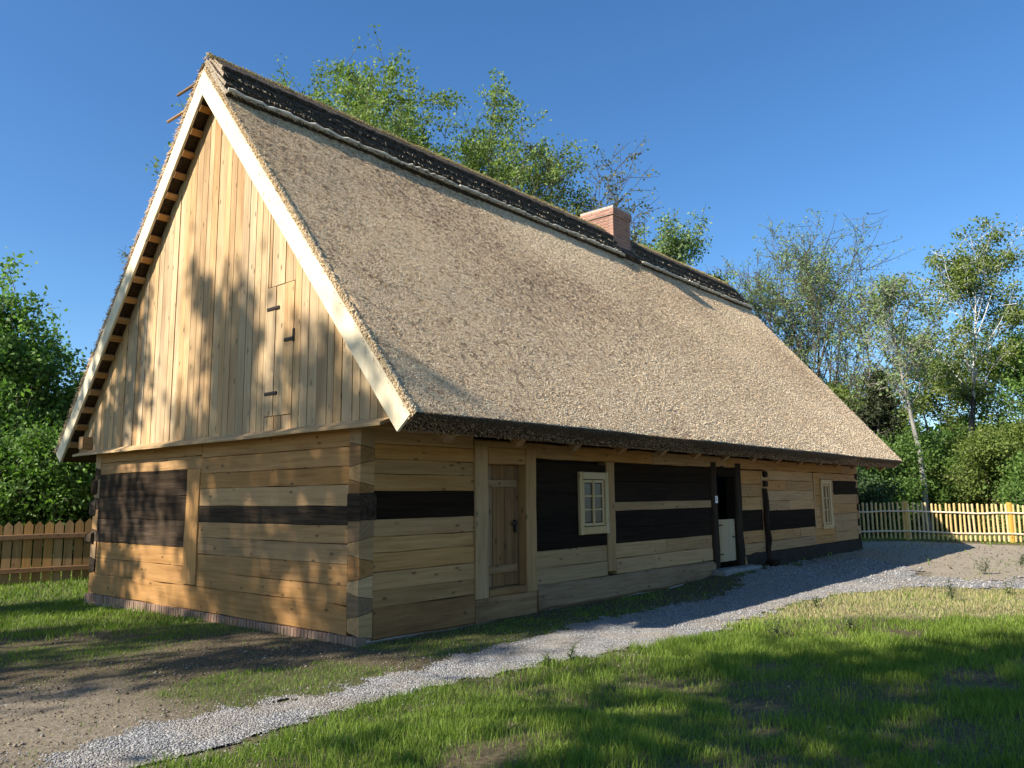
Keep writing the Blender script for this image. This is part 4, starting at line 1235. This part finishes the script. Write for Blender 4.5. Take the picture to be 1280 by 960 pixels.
bush('mid green bush behind the pickets under the slender pale trunk', (31.8, 1.7), 3.2, 2.3, LEAF_BUSH, 33, 38000, .095)
bush('olive green bush behind the picket fence below the birch', (31.0, -1.2), 3.1, 2.2, LEAF_OLIVE, 34, 38000, .095)
bush('bushy green shrub behind the pickets at the right edge', (28.0, -3.3), 2.1, 1.9, LEAF_BUSH, 35, 38000, .095)
bush('tall leafy shrub behind the conifer', (38.5, 6.4), 6.6, 3.4, LEAF_OLIVE, 36, 24000, .13)
bush('tall olive shrub between the slender trunk and the birch', (40.6, 2.6), 8.6, 4.0, LEAF_OLIVE, 37, 24000, .13)
bush('broad dark green shrub beyond the birch trunk', (41.5, -1.0), 8.2, 4.2, LEAF_BUSH, 38, 24000, .14)
bush('grey green thicket beyond the roof end', (46.5, 10.4), 6.0, 4.6, LEAF_BLUE, 39, 24000, .15)
# far wood closing the horizon
far_tips = []
def wood_mass():
    rs = np.random.RandomState(99)
    n = 110000
    ang = rs.uniform(R(-6), R(150), n); rad = rs.uniform(52, 78, n)
    top = 3.2 + 5.5*fbm(np.degrees(ang), np.zeros(n), 5.0, 50, 4) - 1.5*(rad-52)/26
    z = rs.rand(n)**.8*top
    x = 5+np.cos(ang)*rad; y = 2+np.sin(ang)*rad
    P = np.stack([x, y, z+gz(x, y)], 1)
    s_ = .38*rs.uniform(.5, 1.4, n)[:, None]
    n_ = rs.normal(0, 1, (n, 3)); n_ /= np.linalg.norm(n_, axis=1, keepdims=True)
    t_ = np.cross(n_, rs.normal(0, 1, (n, 3))); t_ /= np.linalg.norm(t_, axis=1, keepdims=True); b_ = np.cross(n_, t_)
    V = np.stack([P-t_*s_, P+b_*s_*.7, P+t_*s_, P-b_*s_*.7], 1)
    o = np_mesh('far_wood', V.reshape(-1, 3), np.arange(n*4).reshape(-1, 4), LEAF_BUSH, tone=rs.rand(n)*.7)
    tag(o, 'distant green wood closing the view behind the yard', 'wood', kind='stuff')
wood_mass()
# left of the cottage
tree('maple_tree', 'dense green maple beyond the board fence at the left edge', 'tree', (2.0, 19.8), 4.5, 4.2, .10, 34, 9, 5, 62000, .125, LEAF_MAPLE, BARK, .22, 41, 'oval', (12, 66), clump=.17, twig=.01)
tree('maple_tree', 'second dense green tree close behind the left slope of the roof', 'tree', (5.0, 18.8), 4.4, 3.0, .10, 28, 9, 5, 42000, .12, LEAF_MAPLE, BARK, .2, 42, 'oval', (12, 62), clump=.17)
tree('bare_tree', 'bare twigs of a tree peeping out left of the gable slope', 'tree', (5.9, 18.2), 9.4, 2.2, .6, 7, 4, 4, 420, .09, LEAF_RUST, BARK, .14, 44, 'round', (20, 60), clump=.08, twig=.009)
bush('green bush behind the board fence beside the back corner of the house', (4.4, 14.8), 2.2, 2.0, LEAF_BUSH, 45, 30000, .10)
bush('green undergrowth bush behind the board fence at the left edge', (1.2, 16.0), 2.2, 2.2, LEAF_BUSH, 46, 30000, .10)
bush('small maple bush behind the board fence between two larger bushes', (2.9, 15.4), 2.7, 1.5, LEAF_MAPLE, 47, 18000, .10)

# trees to the left of the picture, behind the photographer's shoulder; their shade dapples the gable and the lawn
SG = 'trees outside the picture that shade the yard'
SL_ = 'tree outside the left of the picture that casts the dappled shade'
def shade(x, y, Ht, cr, cb, n1, n2, nl, seed, ls=.2, clump=.3):
    tree('shade_tree', SL_, 'tree', (x, y), Ht, cr, cb, n1, n2, 4, nl, ls, LEAF_MAPLE, BARK, .18, seed, 'oval', (20, 68), clump=clump, group=SG, twig=.012)
shade(-13.5, 5.4, 14.6, 2.8, .30, 12, 4, 5200, 51, clump=.25)
shade(-12.6, 9.4, 14.8, 2.8, .30, 13, 4, 6200, 52, clump=.25)
shade(-16.0, 8.4, 15.6, 2.6, .62, 10, 4, 3600, 53, clump=.25)
shade(-13.0, -1.7, 12.0, 4.4, .25, 24, 6, 17000, 54)
shade(-14.5, -1.7, 17.5, 4.6, .50, 22, 6, 16000, 57)
shade(-12.5, -8.2, 15.0, 5.0, .25, 26, 6, 22000, 55)
shade(-18.0, -5.0, 18.0, 5.0, .45, 20, 6, 12000, 56)

# ------------------------------------------------------------------ weeds
def weed(x, y, h, seed, label):
    r_ = random.Random(seed); z = float(gz(x, y))
    T = empty('weed_plant', (x, y, z), label, 'weed', 'weeds along the path')
    st = MB(); lf = MB()
    for k in range(r_.randint(2, 4)):
        a = r_.uniform(0, 6.28)
        pts = poly(r_, Vector((x+r_.gauss(0, .02), y+r_.gauss(0, .02), z)), Vector((math.cos(a)*.35, math.sin(a)*.35, 1)), h*r_.uniform(.6, 1), 6, .05, .06)
        st.tube(pts, [.004*(1-.1*i) for i in range(7)], 4)
        for i in range(16):
            p, d = sample(pts, .15+.84*i/16)
            a2 = i*2.4; dd = Vector((math.cos(a2), math.sin(a2), .5)).normalized(); L_ = h*.38*(1-.5*i/16)
            s2 = dd.cross(Vector((0, 0, 1))).normalized()*.012
            q = p+dd*L_*.55; e = p+dd*L_-Vector((0, 0, L_*.3))
            lf.add([p-s2*.4, q-s2, e, q+s2, p+s2*.4], [(0, 1, 2, 3, 4)])
    st.build('stem', WEED, T); lf.build('leaf_cluster', WEED, T)
WEED = leaf_mat('weed_green', (.05, .075, .03), (.09, .12, .045), (.13, .16, .06), .2)
for i, (x, y, h, lb) in enumerate((
    (.62, -2.28, .20, 'tallest spiky weed at the near edge of the gravel path'), (.42, -2.20, .13, 'small weed left of the tallest one on the path edge'),
    (3.05, -3.25, .24, 'dark weed standing in the lawn where the shade begins'), (4.0, -3.75, .22, 'bushy weed further right in the lawn near the shade edge'),
    (5.6, -2.75, .18, 'weed at the gravel edge where the dry grass starts'), (7.3, -4.1, .30, 'tall weed in the dry grass at the right'),
    (8.4, -4.6, .30, 'weed at the right edge of the dry grass patch'), (12.2, -3.6, .3, 'weed on the bare sandy patch beyond the path'),
    (11.0, -4.6, .28, 'weed on the far edge of the sandy strip'), (14.5, -3.9, .3, 'farthest weed on the sandy ground before the fence'))):
    weed(x, y, h*1.25, 200+i, lb)
print('objects', len(bpy.data.objects))
